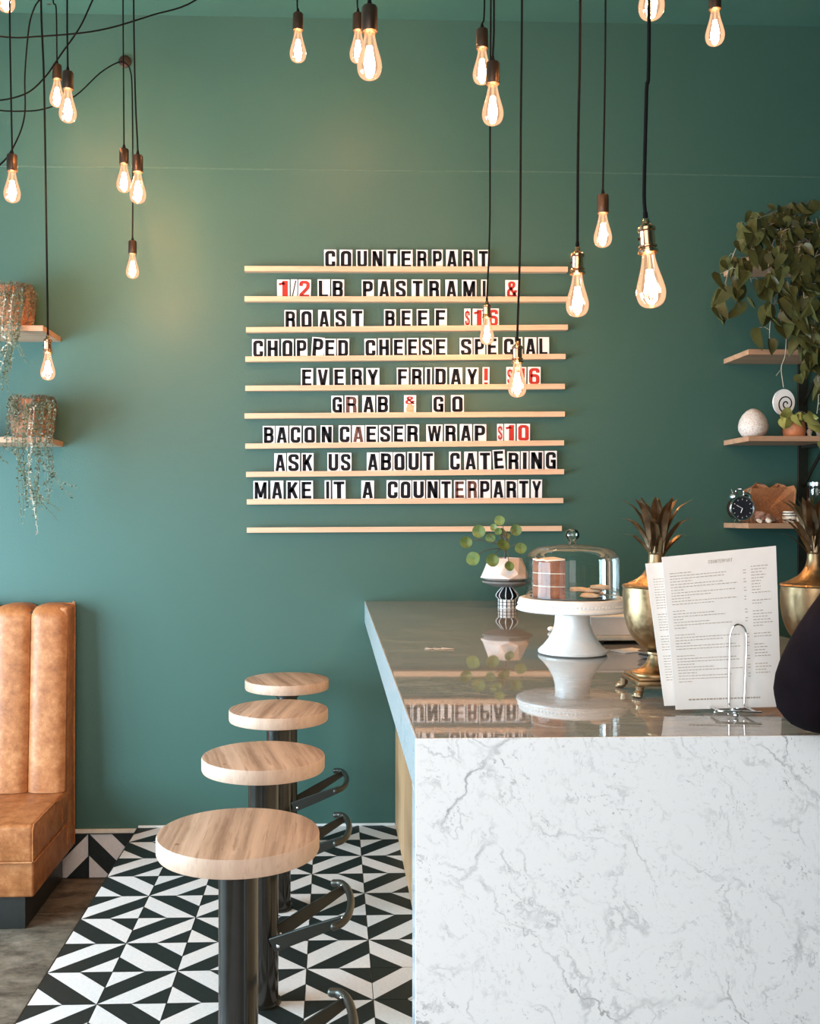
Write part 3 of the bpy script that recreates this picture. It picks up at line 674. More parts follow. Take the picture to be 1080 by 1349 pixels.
pendant('std', 794, 280, 326, 26.7, [(796.5, 120), (797.5, 0)], 'lit bulb in plain brown socket between the two large brass socket bulbs')
pendant('brass', 760.5, 360, 417.6, 33, [(761.5, 180), (764.5, 0)], 'bulb in brass socket hanging over the right end of the letter rails')
pendant('brass', 853.6, 332, 406, 45.4, [(848.5, 240), (851.5, 120), (855, 0)], 'largest and nearest bulb, in a copper coloured brass socket', None, .075)
pendant('brass', 641.3, 418, 454, 20.5, [(645, 300), (645.5, 160), (646.5, 0)], 'small bulb in brass socket hanging in front of the third and fourth rails')
pendant('brass', 681.3, 477, 523.6, 26, [(685, 320), (686, 160), (687.5, 0)], 'lowest hanging bulb, brass socket, in front of the fifth letter rail')
pendant('brass', 63, 464, 501, 24, [(61, 300), (58, 110), (54, 0)], 'bulb in brass socket beside the left wall shelves')
# loose swagged cords and round hooks
def swag(label, pts, name='swag_cord'):
    q = smoothpath([P(*p) for p in pts], 6); o = q[0].copy(); bm = BM(); tube(bm, [p - o for p in q], .0032, 8)
    t = obj(name, bm, M['cord'], None, True, o); tag(t, label, 'cord', 'swagged lamp cords'); return t
swag('long black cord sweeping across the top left, highest of the swags', [(-120, 30, 3.6), (0, 48, 3.7), (50, 48, 3.75), (130, 40, 3.8), (200, 20, 3.9), (258, 0, 4.0), (330, -60, 4.1)])
swag('black cord rising steeply from the left edge behind the upper left bulbs', [(-110, 125, 3.7), (-20, 133, 3.8), (30, 125, 3.82), (58, 103, 3.85), (80, 72, 3.88), (105, 36, 3.9), (122, 0, 3.92), (150, -60, 3.95)])
swag('black cord dropping from the ceiling hook and curling out at the left edge', [(60, -8, 3.9), (52, 0, 3.9), (45, 11, 3.9), (38, 37, 3.9), (32.8, 99, 3.9), (32.4, 152, 3.9), (20, 189, 3.9), (0, 217, 3.85), (-50, 250, 3.8)])
def hook(u, v, Y, label, wall=True):
    p = P(u, v, Y); t = empty('cord_hook', p, label, 'hook', 'round cord hooks')
    bm = BM(); lathe(bm, [(.026, 0), (.028, .004), (.028, .010), (.022, .014), (.010, .016), (0, .0165)], 28); 
    if wall: bmesh.ops.rotate(bm, verts=bm.verts, cent=(0, 0, 0), matrix=Matrix.Rotation(PI / 2, 3, 'X'))
    else: bmesh.ops.rotate(bm, verts=bm.verts, cent=(0, 0, 0), matrix=Matrix.Rotation(PI, 3, 'X'))
    obj('cover_disc', bm, M['bronze'], t, True)
    if not wall:
        bm = BM(); tube(bm, smoothpath([(0, 0, -.012), (0, 0, -.03), (.012, 0, -.042), (.018, 0, -.03)]), .003, 8); obj('wire_hook', bm, M['cord'], t, True)
hook(165, 82, WALL_Y - .0005, 'round bronze cord hook fixed high on the green wall')
p = P(65, 1, 4.3)
hook(65, -1, 3.9 if False else 4.36, 'bronze hook disc at the top left edge above the bulb pair', True)
hook(641, 0, 4.36, 'dark hook disc at the top edge above the right of centre bulbs', True)

# ------------------------------------------------------------------ wall shelves
def wall_shelf(xl, xr, zt, th, label, left=True):
    t = empty('wall_shelf', ((xl + xr) / 2, WALL_Y, zt), label, 'shelf', 'wooden wall shelves'); L = (xr - xl) / 2
    bm = BM(); box(bm, -L, L, -.268, -.001, -th, 0, .0015); obj('board', bm, M['shelf'], t)
    return t
pr1 = P(953, 475, WALL_Y)
SHX = pr1.x; SHR = XR - .3
def shelf_z(u, v): return P(u, v, WALL_Y - .268).z
z1 = shelf_z(1000, 338); z2 = shelf_z(1000, 460); z3 = shelf_z(1000, 574.2); z4 = shelf_z(1000, 689.3)
sh = []
for z, lab in ((z1, 'top right wooden wall shelf, mostly covered by the trailing plant'), (z2, 'second right wall shelf from the top, empty left end'), (z3, 'right wall shelf holding the speckled egg and terracotta pot'), (z4, 'lowest right wall shelf, holding the alarm clock')):
    sh.append(wall_shelf(SHX, SHR, z, .023, lab))
bt = empty('shelf_bracket', (P(1056, 700, WALL_Y).x, WALL_Y, 1.13), 'black iron upright with braces carrying the right wall shelves', 'bracket')
bm = BM(); box(bm, -.022, .022, -.012, -.0005, 0, z1 - 1.13 + .02, .001); obj('upright', bm, M['iron'], bt)
for z in (z1, z2, z3, z4):
    zz = z - .0235 - 1.13
    bm = BM(); box(bm, -.010, .010, -.24, -.012, zz - .014, zz - .001, .001); obj('arm', bm, M['iron'], bt)
    bm = BM(); tube(bm, [(0, -.215, zz - .012), (0, -.012, zz - .19 if z > z4 else zz - .16)], .009, 4, flat=(1, .6)); obj('brace', bm, M['iron'], bt)
zl1 = shelf_z(40, 428.5); zl2 = shelf_z(40, 575.5)
XLS = P(80, 441, WALL_Y).x
ls1 = wall_shelf(-2.3, XLS, zl1, .024, 'upper left wall shelf under the first coir pot'); ls2 = wall_shelf(-2.3, XLS + .012, zl2, .024, 'lower left wall shelf under the second coir pot')
for i, z in enumerate((zl1, zl2)):
    b = empty('shelf_bracket', (-1.75, WALL_Y, z - .0245), f'black bracket under the {"upper" if i == 0 else "lower"} left wall shelf', 'bracket')
    bm = BM(); box(bm, -.012, .012, -.23, -.001, -.014, -.0005, .001); obj('arm', bm, M['iron'], b)
    bm = BM(); box(bm, -.012, .012, -.012, -.0005, -.2, -.014, .001); obj('wall_plate', bm, M['iron'], b)

# ------------------------------------------------------------------ plants
def heart_leaf(L, W, fold=.25, droop=.2):
    """leaf in local frame: stem at origin, tip towards -Z, face towards -Y"""
    bm = BM(); out = [(0, .0), (.30, .06), (.48, -.10), (.50, -.32), (.40, -.58), (.22, -.82), (0, -1.05)]
    mid = [bm.verts.new((0, -droop * L * (t * t) + 0.0, -t * L)) for t in (0, .1, .3, .5, .7, .86, 1.05)]
    for s in (-1, 1):
        ed = [mid[0]]
        for i, (x, z) in enumerate(out[1:-1], 1):
            ed.append(bm.verts.new((s * x * W, mid[i].co.y + abs(x) * W * fold, z * L + .0)))
        ed.append(mid[-1])
        for i in range(6):
            q = [mid[i], mid[i + 1], ed[i + 1], ed[i]]; u_ = []
            for a in q:
                if a not in u_: u_.append(a)
            if len(u_) > 2: bm.faces.new(u_ if s > 0 else u_[::-1])
    return bm
def leaf_meshes(mat, specs):
    out = []
    for sp in specs:
        t = obj('leaf', heart_leaf(*sp), mat, None, True); out.append(t.data); bpy.data.objects.remove(t)
    return out
def add_leaf(me, parent, loc, eul, s):
    l = bpy.data.objects.new('leaf', me); COL.objects.link(l); l.parent = parent; l.location = loc; l.rotation_euler = eul; l.scale = (s, s, s); return l
# trailing pothos on the top right shelf
pc = Vector((2.09, WALL_Y - .135, z1))
pothos = empty('trailing_pothos', pc, 'large trailing plant with olive heart shaped leaves spilling off the top right shelf', 'plant')
bm = BM(); lathe(bm, [(.06, .0005), (.085, .14), (.09, .142), (.09, .165), (.082, .165), (.08, .15)], 24); obj('pot', bm, M['grey'], pothos, True)
bm = BM(); lathe(bm, [(.079, .13), (.079, .1495)], 20); obj('soil', bm, M['soil'], pothos)
plm = leaf_meshes(M['pothos'], [(.085, .068, .6, .15), (.098, .060, 1.1, .45), (.078, .072, -.5, .35), (.095, .052, 1.3, -.25), (.07, .05, -.9, .5)])
vines = [
 [(1045, 290, 4.28), (1015, 282, 4.2), (985, 300, 4.1), (966, 335, 4.08), (956, 370, 4.08), (950, 395, 4.08), (955, 412, 4.08)],
 [(1050, 288, 4.27), (1018, 292, 4.15), (992, 318, 4.1), (978, 345, 4.08), (968, 372, 4.07), (972, 395, 4.07), (975, 405, 4.07)],
 [(1050, 290, 4.25), (1022, 312, 4.12), (1012, 350, 4.07), (1016, 392, 4.07), (1014, 430, 4.08), (1013, 448, 4.08)],
 [(1060, 288, 4.25), (1032, 304, 4.1), (1027, 345, 4.06), (1030, 395, 4.06), (1022, 430, 4.07)],
 [(1060, 290, 4.25), (1045, 305, 4.1), (1047, 360, 4.06), (1052, 420, 4.06), (1060, 460, 4.07), (1062, 500, 4.1)],
 [(1070, 288, 4.25), (1066, 330, 4.08), (1071, 400, 4.05), (1075, 460, 4.06), (1078, 520, 4.07), (1076, 545, 4.1)],
 [(1080, 286, 4.25), (1092, 340, 4.1), (1086, 420, 4.07), (1092, 500, 4.08)],
 [(1048, 290, 4.3), (1035, 276, 4.27), (1060, 268, 4.25), (1090, 268, 4.22)],
 [(1055, 292, 4.2), (1038, 330, 4.08), (1038, 380, 4.06), (1046, 430, 4.07), (1054, 450, 4.08)],
 [(1075, 288, 4.2), (1080, 320, 4.06), (1062, 370, 4.05), (1066, 430, 4.06), (1070, 480, 4.07)],
 [(1050, 285, 4.28), (1025, 276, 4.25), (1005, 285, 4.2), (996, 305, 4.15)],
 [(1062, 286, 4.22), (1052, 330, 4.05), (1058, 380, 4.03), (1062, 450, 4.05)],
 [(1048, 284, 4.22), (1000, 305, 4.1), (985, 350, 4.06), (990, 372, 4.06)],
 [(1040, 288, 4.24), (1030, 330, 4.04), (1022, 372, 4.04), (1020, 408, 4.05)],
 [(1090, 285, 4.25), (1110, 330, 4.1), (1105, 420, 4.07), (1110, 520, 4.08)],
]
for vi, path in enumerate(vines):
    pts = smoothpath([P(*p) - pc for p in path], 5)
    bm = BM(); tube(bm, pts, .0022, 6, r2=.0014)
    L = 0; nxt = .02; spots = []
    for a, b in zip(pts, pts[1:]):
        seg = (b - a).length; L += seg
        if L > nxt:
            nxt = L + rnd.uniform(.018, .032); spots.append(b)
    for q in spots:
        off = Vector((rnd.uniform(-.045, .045), rnd.uniform(-.035, .01), rnd.uniform(-.01, .02))); tip = q + off
        tube(bm, [q, q.lerp(tip, .5) + Vector((0, 0, .008)), tip], .0011, 5)
        add_leaf(rnd.choice(plm), pothos, tip, (rnd.uniform(-.5, .25), rnd.uniform(-.55, .55), rnd.uniform(-1.1, 1.1)), rnd.uniform(.68, 1.15))
    obj('vine', bm, M['twig'] if vi % 3 != 1 else M['dtwig'], pothos, True)
bm = BM(); tube(bm, smoothpath([P(1036, 440, 4.1) - pc, P(1034, 468, 4.1) - pc, P(1029, 485, 4.1) - pc, P(1032, 510, 4.12) - pc]), .0018, 6); tube(bm, [P(1030, 485, 4.1) - pc, P(1022, 495, 4.1) - pc], .001, 5); obj('bare_stem', bm, M['twig'], pothos, True)

# left hanging string plants
def string_plant(u, vtop, vbot, rpx, shelfz, strands, label, seed):
    R = random.Random(seed); Y = WALL_Y - .135; c = P(u, vbot, Y); c.z = shelfz
    h = P(u, vtop, Y).z - shelfz - .012; r = rpx * Y / FPX
    t = empty('string_plant', c, label, 'plant', 'string plants in coir pots')
    bm = BM(); lathe(bm, [(r * .84, .001), (r * .97, h * .25), (r, h * .6), (r * .95, h * .95), (r * .90, h), (r * .84, h * .96), (r * .82, h * .86)], 30); jitter(bm, .003, seed, 40); 
    for v in bm.verts: v.co.z = max(v.co.z, .0008)
    obj('coir_pot', bm, M['coir'], t, True)
    bm = BM(); lathe(bm, [(r * .8, h * .78), (r * .8, h * .87)], 20); obj('soil', bm, M['soil'], t)
    def strand(pts, mat, lf=.008, step=.011):
        bm = BM(); q = smoothpath(pts, 5); tube(bm, q, .0011, 4); L = 0; nx = 0
        for a, b in zip(q, q[1:]):
            L += (b - a).length
            if L > nx:
                nx = L + step * R.uniform(.7, 1.3)
                for _ in range(2):
                    d = Vector((R.uniform(-1, 1), R.uniform(-1, .2), R.uniform(-.7, .8))).normalized() * lf * R.uniform(.6, 1.5); s_ = d.cross(Vector((0, 1, .2))).normalized() * lf * .28
                    m_ = b + d * .5; bm.faces.new([bm.verts.new(x) for x in (b, m_ + s_, b + d, m_ - s_)])
        obj('vine', bm, mat, t)
    n = 0
    for k in range(64):      # tangle over the pot
        a = -PI / 2 + R.uniform(-1.9, 1.9); a2 = a + R.uniform(-.35, .35); l = R.uniform(.3, 1.05)
        p = [Vector((r * .6 * math.cos(a), r * .6 * math.sin(a), h * .9)), Vector((r * .95 * math.cos(a), r * .95 * math.sin(a), h + R.uniform(.004, .016)))]
        for q in (.35, .7, 1): p.append(Vector((r * 1.07 * math.cos(a + (a2 - a) * q), r * 1.07 * math.sin(a + (a2 - a) * q), h * (1 - l * q * .93) + .004)))
        strand(p, M['sprig'] if k % 2 else M['dtwig'], .009)
    for k in range(12):      # little upright sprigs
        a = R.uniform(0, 2 * PI); q = R.uniform(.2, .85); x, y = r * q * math.cos(a), r * q * math.sin(a)
        strand([Vector((x, y, h * .85)), Vector((x * 1.05, y * 1.05, h * 1.02)), Vector((x * 1.1 + R.uniform(-.01, .01), y * 1.1, h * 1.08 + R.uniform(0, .01)))], M['sprig'], .009, .007)
    for path in strands + [[(a + R.uniform(-7, 7), b + R.uniform(-18, 4)) if i else (a + R.uniform(-4, 4), b) for i, (a, b) in enumerate(pp_)] for pp_ in strands]:
        q = [Vector((path[0][0], 0, 0))]
        px = [P(a, b, WALL_Y - .135 - (r + .055 if i == 0 else .16)) - c for i, (a, b) in enumerate(path)]
        px = [Vector((px[0].x * .75, -r * .7, h * .97)), Vector((px[0].x, -r * 1.06 - .005, h * .7)), Vector((px[0].x, -.148, .012))] + px
        strand(px, M['sprig'] if R.random() < .8 else M['twig'], .011, .011)
S2 = [[(24, 590), (24, 640), (29, 690)], [(30, 590), (33, 640), (38, 668)], [(36, 590), (42, 650), (50, 702)], [(41, 590), (38, 630), (45, 672)], [(47, 590), (50, 620), (45, 680)], [(54, 590), (50, 640), (58, 665)],
      [(60, 585), (58, 600), (62, 660)], [(69, 586), (70, 630), (62, 655)], [(20, 588), (28, 620), (45, 650), (75, 684)], [(8, 588), (2, 602), (12, 612)], [(52, 590), (56, 612), (80, 640), (96, 656)], [(33, 590), (25, 610), (40, 640), (52, 668)], [(62, 590), (66, 615), (72, 628)]]
S1 = [[(10, 442), (8, 470), (4, 505)], [(15, 440), (14, 470), (12, 482)], [(20, 440), (12, 460), (8, 500)], [(26, 440), (22, 455), (35, 478)], [(5, 442), (10, 458), (2, 470)], [(24, 442), (16, 462), (14, 490)], [(0, 445), (-3, 480), (5, 512)]]
string_plant(14, 378, 433, 30, zl1, S1, 'brown coir pot of thin trailing stems on the upper left shelf', 3)
string_plant(43, 524, 580, 28, zl2, S2, 'coir pot with long thin vines hanging below the lower left shelf', 5)

# pilea in a faceted pot on a striped pedestal
pz = Vector(F(668, 801, CT)); pz.z = CT
pst = empty('striped_pedestal', pz, 'small black and white striped pedestal dish under the faceted plant pot', 'pedestal')
bm = BM(); lathe(bm, [(.040, .0005), (.040, .038)], 28); obj('checked_foot', bm, M['ceramic'], pst, True)
for k in range(14):
    a = 2 * PI * k / 14; bm = BM(); tube(bm, [(.0402 * math.cos(a), .0402 * math.sin(a), .002), (.0402 * math.cos(a), .0402 * math.sin(a), .037)], .0022, 5); obj('stripe', bm, M['ink'], pst)
for z in (.012, .026): bm = BM(); lathe(bm, [(.0408, z), (.0412, z + .001), (.0408, z + .002)], 28, cap=False); obj('ring', bm, M['ink'], pst)
bm = BM(); lathe(bm, [(.034, .038), (.046, .050), (.044, .062), (.030, .078), (.020, .089)], 28); obj('turned_neck', bm, M['ink'], pst, True)
for k in range(10):
    a = 2 * PI * k / 10; ca, sa = math.cos(a), math.sin(a); bm = BM(); tube(bm, smoothpath([(.035 * ca, .035 * sa, .0395), (.0465 * ca, .0465 * sa, .050), (.0445 * ca, .0445 * sa, .062), (.031 * ca, .031 * sa, .078), (.0205 * ca, .0205 * sa, .0885)], 2), .0022, 5); obj('stripe', bm, M['ceramic'], pst)
bm = BM(); lathe(bm, [(.02, .0885), (.06, .092), (.102, .108), (.106, .116), (.101, .116), (.06, .101), (.0, .099)], 36); obj('dish', bm, M['grey'], pst, True)
pp = pz + Vector((-.008, 0, .1168)); ph = .098
pil = empty('potted_pilea', pp, 'round leaved plant in a blush faceted bowl on the striped pedestal', 'plant')
bm = BM(); n = 8
ra = [[bm.verts.new((r * math.cos(2 * PI * (i + .5 * o) / n), r * math.sin(2 * PI * (i + .5 * o) / n), z)) for i in range(n)] for r, z, o in ((.070, .000, 0), (.106, .012, 0), (.098, .030, 1), (.070, .095, 0), (.062, .095, 0), (.06, .08, 0))]
for k, (a, b) in enumerate(zip(ra, ra[1:])):
    off = (k == 1)
    for i in range(n):
        j = (i + 1) % n
        if k in (1, 2):
            if k == 1: bm.faces.new((a[i], a[j], b[i])); bm.faces.new((a[j], b[j], b[i]))
            else: bm.faces.new((a[i], b[j], b[i])); bm.faces.new((a[i], a[j], b[j]))
        else: bm.faces.new((a[i], a[j], b[j], b[i]))
bm.faces.new(ra[0]); obj('faceted_pot', bm, M['pinkpot'], pil)
bm = BM(); lathe(bm, [(.055, .072), (.055, .082)], 8); obj('soil', bm, M['soil'], pil)
def round_leaf(r):
    bm = BM(); c = bm.verts.new((0, .004, 0)); ring = [bm.verts.new((r * math.cos(a), -.003 - .003 * math.cos(3 * a), r * math.sin(a))) for a in [2 * PI * i / 16 for i in range(16)]]
    mid = [bm.verts.new((r * .5 * math.cos(a), -.001, r * .5 * math.sin(a))) for a in [2 * PI * i / 16 for i in range(16)]]
    for i in range(16): bm.faces.new((c, mid[i], mid[(i + 1) % 16])); bm.faces.new((mid[i], ring[i], ring[(i + 1) % 16], mid[(i + 1) % 16]))
    return bm
tl = obj('leaf', round_leaf(.026), M['pilea'], None, True); plf = tl.data; bpy.data.objects.remove(tl)
stm = BM(); base = Vector((0, 0, .085)); ys = pz.y
tube(stm, [base, base + Vector((0, 0, .06)), base + Vector((.004, 0, .12))], .0035, 6)
for cx, cy, s, dy in ((98, 185, 1, -.05), (168, 125, 1.08, 0), (282, 66, .85, .0), (372, 118, .95, .02), (398, 218, .95, -.02), (302, 200, 1.05, -.07), (243, 283, 1.05, -.115), (138, 275, 1.15, -.09), (335, 315, .8, -.12), (232, 160, .8, .03), (250, 103, .6, .02), (292, 133, .8, .03), (275, 125, .6, -.02), (320, 150, .6, .05)):
    q = P(590 + cx / 4.154, 670 + cy / 4.154, ys + dy) - pp
    add_leaf(plf, pil, q, (rnd.uniform(-.5, .25), 0, rnd.uniform(-.5, .5)), s)
    st_ = base + Vector((0, 0, rnd.uniform(.03, .1))); tube(stm, smoothpath([st_, st_.lerp(q, .6) + Vector((0, 0, .018)), q + Vector((0, .004, 0))], 4), .0016, 5)
obj('stems', stm, M['dtwig'], pil, True)

# ------------------------------------------------------------------ cake stand, dome, cake, cookies
cs = F(754, 861, CT)
stand = empty('cake_stand', cs, 'white ceramic pedestal cake stand on the marble counter', 'cake stand')
R_ = .158
bm = BM(); lathe(bm, [(.090, .0005), (.0965, .004), (.0965, .010), (.091, .016), (.082, .024), (.068, .042), (.056, .064), (.050, .085), (.0485, .108), (.050, .120)], 56); obj('pedestal', bm, M['ceramic'], stand, True)
bm = BM(); lathe(bm, [(.050, .1203), (.10, .122), (.150, .122), (R_, .126), (R_, .131), (.153, .136), (.152, .150), (.149, .158), (.143, .160), (.139, .157), (.132, .155), (.0, .154)], 64); obj('plate', bm, M['ceramic'], stand, True)
for k in range(64):
    pass
bm = BM()
for k in range(90):
    a = 2 * PI * k / 90; sphere(bm, (.1525 * math.cos(a), .1525 * math.sin(a), .142), .0026, (1, 1, 1), 6, 4)
o = obj('beaded_rim', bm, M['ceramic'], stand, True); o['kind'] = 'stuff'
PZ = cs.z + .1555
plate2 = empty('metal_cake_plate', (cs.x, cs.y, PZ - .0005), 'thin metal plate under the glass dome on the cake stand', 'plate')
bm = BM(); lathe(bm, [(.085, .0), (.118, .006), (.120, .0075), (.085, .002), (0, .002)], 48); obj('rim', bm, M['chrome'], plate2, True)
ck = empty('brown_cake', (cs.x - .072, cs.y, PZ + .003), 'tall brown layered cake with its cut side right, under the glass dome', 'cake')
for k in range(3):
    bm = BM(); n = 18; poly = [(.078 * math.cos(PI / 2 + PI * i / n) * .95 + .034, .070 * math.sin(PI / 2 + PI * i / n)) for i in range(n + 1)]
    prism(bm, poly, lambda a, b, d: (a, b, d), k * .036 + .0005, k * .036 + .034); jitter(bm, .0012, k, 60)
    obj('cake_layer', bm, M['cake'], ck)
for k in range(2):
    bm = BM(); prism(bm, [(a * 1.0, b * 1.0) for a, b in poly], lambda a, b, d: (a, b, d), k * .036 + .0342, k * .036 + .0363); obj('filling', bm, M['cookie'], ck)
bm = BM(); prism(bm, poly, lambda a, b, d: (a, b, d + .004 * math.sin(a * 160) * math.cos(b * 120)), .107, .111); obj('crust', bm, M['cookie'], ck)
for k, (dx, dy, dz, lab) in enumerate(((.045, -.02, 0, 'pale cookie at the front of the heap under the dome'), (.072, .035, 0, 'pale cookie at the back of the heap under the dome'), (.058, .005, .012, 'pale cookie lying across the others under the dome'), (.030, .045, .012, 'pale cookie near the cake at the back of the dome'), (.075, -.012, .023, 'topmost pale cookie under the dome, at its right side'))):
    bm = BM(); lathe(bm, [(.0, 0), (.022, .0005), (.028, .004), (.025, .010), (.012, .0125), (0, .013)], 20, cap=False); jitter(bm, .0022, k * 3, 70)
    for v in bm.verts: v.co.z = max(0, v.co.z)
    c = obj('cookie', bm, M['cookie'], None, True, (cs.x + dx, cs.y + dy, PZ + .0045 + dz)); tag(c, lab, 'cookie', 'cookies under the dome')
dome = empty('glass_dome', (cs.x, cs.y, PZ + .0005), 'clear glass cake dome with a round knob on the white cake stand', 'cake dome')
dh = .155; dr = .131
prof = [(dr + .002, 0), (dr + .002, .004), (dr, .006), (dr, dh - .055)] + [(dr - .045 + .045 * math.cos(a), dh - .055 + .045 * math.sin(a)) for a in [i * PI / 16 for i in range(1, 8)]] + [(.075, dh - .008), (.04, dh - .003), (.0, dh)]
inner = [(max(0, r - .003), z - .003 if z > .02 else z) for r, z in prof][::-1]
bm = BM(); lathe(bm, prof, 64, cap=False); obj('glass_bell', bm, M['dome'], dome, True)
bm = BM(); lathe(bm, [(.012, dh - .001), (.008, dh + .006), (.012, dh + .010), (.0185, dh + .018), (.020, dh + .026), (.0165, dh + .036), (.008, dh + .0415), (0, dh + .042)], 28, cap=False); obj('knob', bm, M['glass'], dome, True)

# ------------------------------------------------------------------ brass pineapple urns
def urn(c, label, rz=0):
    t = empty('brass_urn', c, label, 'urn', 'brass pineapple urns', rz)
    bm = BM(); box(bm, -.060, .060, -.060, .060, .024, .034, .002); box(bm, -.056, .056, -.056, .056, .0345, .0405, .002); obj('plinth', bm, M['brass'], t, True)
    for sx in (-1, 1):
        for sy in (-1, 1):
            bm = BM(); lathe(bm, [(.008, .010), (.010, .0238)], 12, (sx * .056, sy * .056, 0)); sphere(bm, (sx * .061, sy * .061, .0085), .0085, (1.25, 1.25, .95), 12, 8)
            for q in (-1, 0, 1):
                d = Vector((sx, sy, 0)).normalized(); sd = Vector((-d.y, d.x, 0)); sphere(bm, Vector((sx * .065, sy * .065, .0055)) + sd * q * .006, .0052, (1.1, 1.1, .95), 8, 6)
            obj('paw_foot', bm, M['leafbrass'], t, True)
    bm = BM(); lathe(bm, smoothprof([(.055, .0407), (.054, .046), (.040, .052), (.027, .062), (.020, .074), (.0165, .084)]), 40); lathe(bm, [(.017, .0845), (.024, .087), (.024, .091), (.016, .094)], 40); obj('pedestal', bm, M['brass'], t, True)
    bm = BM(); lathe(bm, smoothprof([(.017, .0943), (.036, .104), (.054, .124), (.066, .150), (.0725, .185), (.0735, .215), (.072, .232)]), 56); obj('bowl', bm, M['brass'], t, True)
    bm = BM(); lathe(bm, [(.0735, .2323), (.075, .2345), (.073, .238)] + smoothprof([(.066, .2395), (.050, .247), (.034, .258), (.024, .272), (.0185, .288), (.0172, .305)]), 48); obj('shoulder_lid', bm, M['brass'], t, True)
    bm = BM(); lathe(bm, [(.0175, .3055), (.0188, .307), (.017, .309), (.016, .345), (.010, .36)], 28); obj('neck', bm, M['leafbrass'], t, True)
    def blade(ang, base_z, out, top, width, curl):
        bm = BM(); rows = []; ca, sa = math.cos(ang), math.sin(ang); n = 12
        for i in range(n + 1):
            q = i / n; r = .011 + (out - .011) * (q ** curl); z = base_z + (top - base_z) * (q ** .85 if curl > 1 else q) - (.012 * max(0, q - .75) * 4 * (out / .08)) * (1 if curl > 1.5 else 0)
            wd = width * (math.sin(PI * min(1, .16 + q * .84)) ** .8) * (1 if q < .98 else .1)
            row = []
            for s in (-1, -.4, 0, .4, 1):
                px, py = r + abs(s) * wd * .55, s * wd; row.append(bm.verts.new((ca * px - sa * py, sa * px + ca * py, z)))
            rows.append(row)
        for a, b in zip(rows, rows[1:]):
            for k in range(4): bm.faces.new((a[k], a[k + 1], b[k + 1], b[k]))
        g = bm.faces[:]; bmesh.ops.solidify(bm, geom=g, thickness=.0012); obj('leaf_blade', bm, M['leafbrass'], t, True)
    for k in range(6): blade(k * PI / 3 + .12, .325, .040, .438, .0125, 2.2)
    for k in range(6): blade(k * PI / 3 + .12 + PI / 6, .300, .080, .440, .0125, 2.4)
    for k in range(6): blade(k * PI / 3 + .12, .297, .084, .398, .0095, 1.9)
    for k in range(6): blade(k * PI / 3 + .32, .292, .080, .362, .007, 1.6)
    return t
def smoothprof(pr): return [(max(0, q.x), q.z) for q in smoothpath([(r, 0, z) for r, z in pr], 4)]
u1 = F(865, 912.5, CT); urn(u1, 'brass pineapple urn with clawed feet, left of and behind the menus')
u2 = F(1074, 909, CT); urn(u2, 'brass pineapple urn at the right edge, behind the dark sleeve', .25)

# ------------------------------------------------------------------ menus and holder
def sheet(label, corners, name, full=True, title=True, seed=2):
    TLc, TRc, BRc, BLc = corners; t = empty(name, BLc, label, 'menu', 'paper menus in the holder')
    f = lambda s, q, d=0: tuple((TLc * (1 - s) * q + TRc * s * q + BLc * (1 - s) * (1 - q) + BRc * s * (1 - q)) - BLc + Vector((0, -d, 0)))
    bm = BM(); n = 6; A = [[bm.verts.new(f(i / n, j / n)) for i in range(n + 1)] for j in range(n + 1)]; B = [[bm.verts.new(f(i / n, j / n, -.0008)) for i in range(n + 1)] for j in range(n + 1)]
    for j in range(n):
        for i in range(n):
            bm.faces.new((A[j][i], A[j][i + 1], A[j + 1][i + 1], A[j + 1][i])); bm.faces.new((B[j][i], B[j + 1][i], B[j + 1][i + 1], B[j][i + 1]))
    for i in range(n):
        for X, Y2 in ((A[0], B[0]), (A[n], B[n])): bm.faces.new((X[i], X[i + 1], Y2[i + 1], Y2[i]))
        for k in (0, n): bm.faces.new((A[i][k], A[i + 1][k], B[i + 1][k], B[i][k]))
    obj('paper', bm, M['paper'], t)
    R = random.Random(seed); bm = BM()
    def dash(s0, s1, q, h=.0021):
        s = s0
        while s < s1:
            e = min(s1, s + R.uniform(.012, .035)); bm.faces.new([bm.verts.new(f(a, b, .0004)) for a, b in ((s, q - h), (e, q - h), (e, q + h), (s, q + h))]); s = e + .0075
    def block(q0, n, dq=.0185):
        q = q0
        for k in range(n):
            hd = k % 3 == 0
            dash(.055, .055 + (R.uniform(.08, .2) if hd else R.uniform(.3, .62)), q)
            if not hd: dash(.70, .725, q)
            q -= dq
        return q
    q = .885
    for n_ in (12, 7, 6, 10): q = block(q, n_) - .026
    q = .885
    for n_ in (10, 2, 6, 2, 5, 4):
        for k in range(n_): dash(.77, .77 + R.uniform(.07, .18), q); q -= .0185
        q -= .03
    dash(.13, .80, .062, .0045)
    o = obj('printed_lines', bm, M['print_'], t, smooth='keep'); o['kind'] = 'stuff'
    if title:
        bm = BM(); W = .22 / 11
        for i, ch in enumerate('COUNTERPART'):
            Wg, S = G(ch); x0 = .40 + i * W * .98
            for pts, th in S: stroke(bm, pts, th * .75, lambda g: f(x0 + g.x / .53 * W * .8, .928 + g.y * .022, .0005))
        obj('heading', bm, M['print_'], t, smooth='keep')
    return t
Y0, Y1 = 1.905, 1.935
sheet('front paper menu with small brown print, tilted slightly, in the wire holder', [P(871.5, 734, Y1), P(1022, 719, Y1), P(1029.5, 931, Y0), P(890, 935, Y0)], 'menu_sheet')
sheet('rear paper menu peeking out left behind the front menu', [P(850, 742.5, Y1 + .014), P(985, 733, Y1 + .014), P(1000, 925, Y0 + .014), P(875, 930, Y0 + .014)], 'menu_sheet', title=False, seed=9)
hb = F(972, 946, CT)
hold = empty('menu_holder', hb, 'chrome wire menu holder clipping the paper menus on the counter', 'menu holder')
def wl(pts, r=.0022): 
    bm = BM(); tube(bm, smoothpath(pts, 5), r, 8); return bm
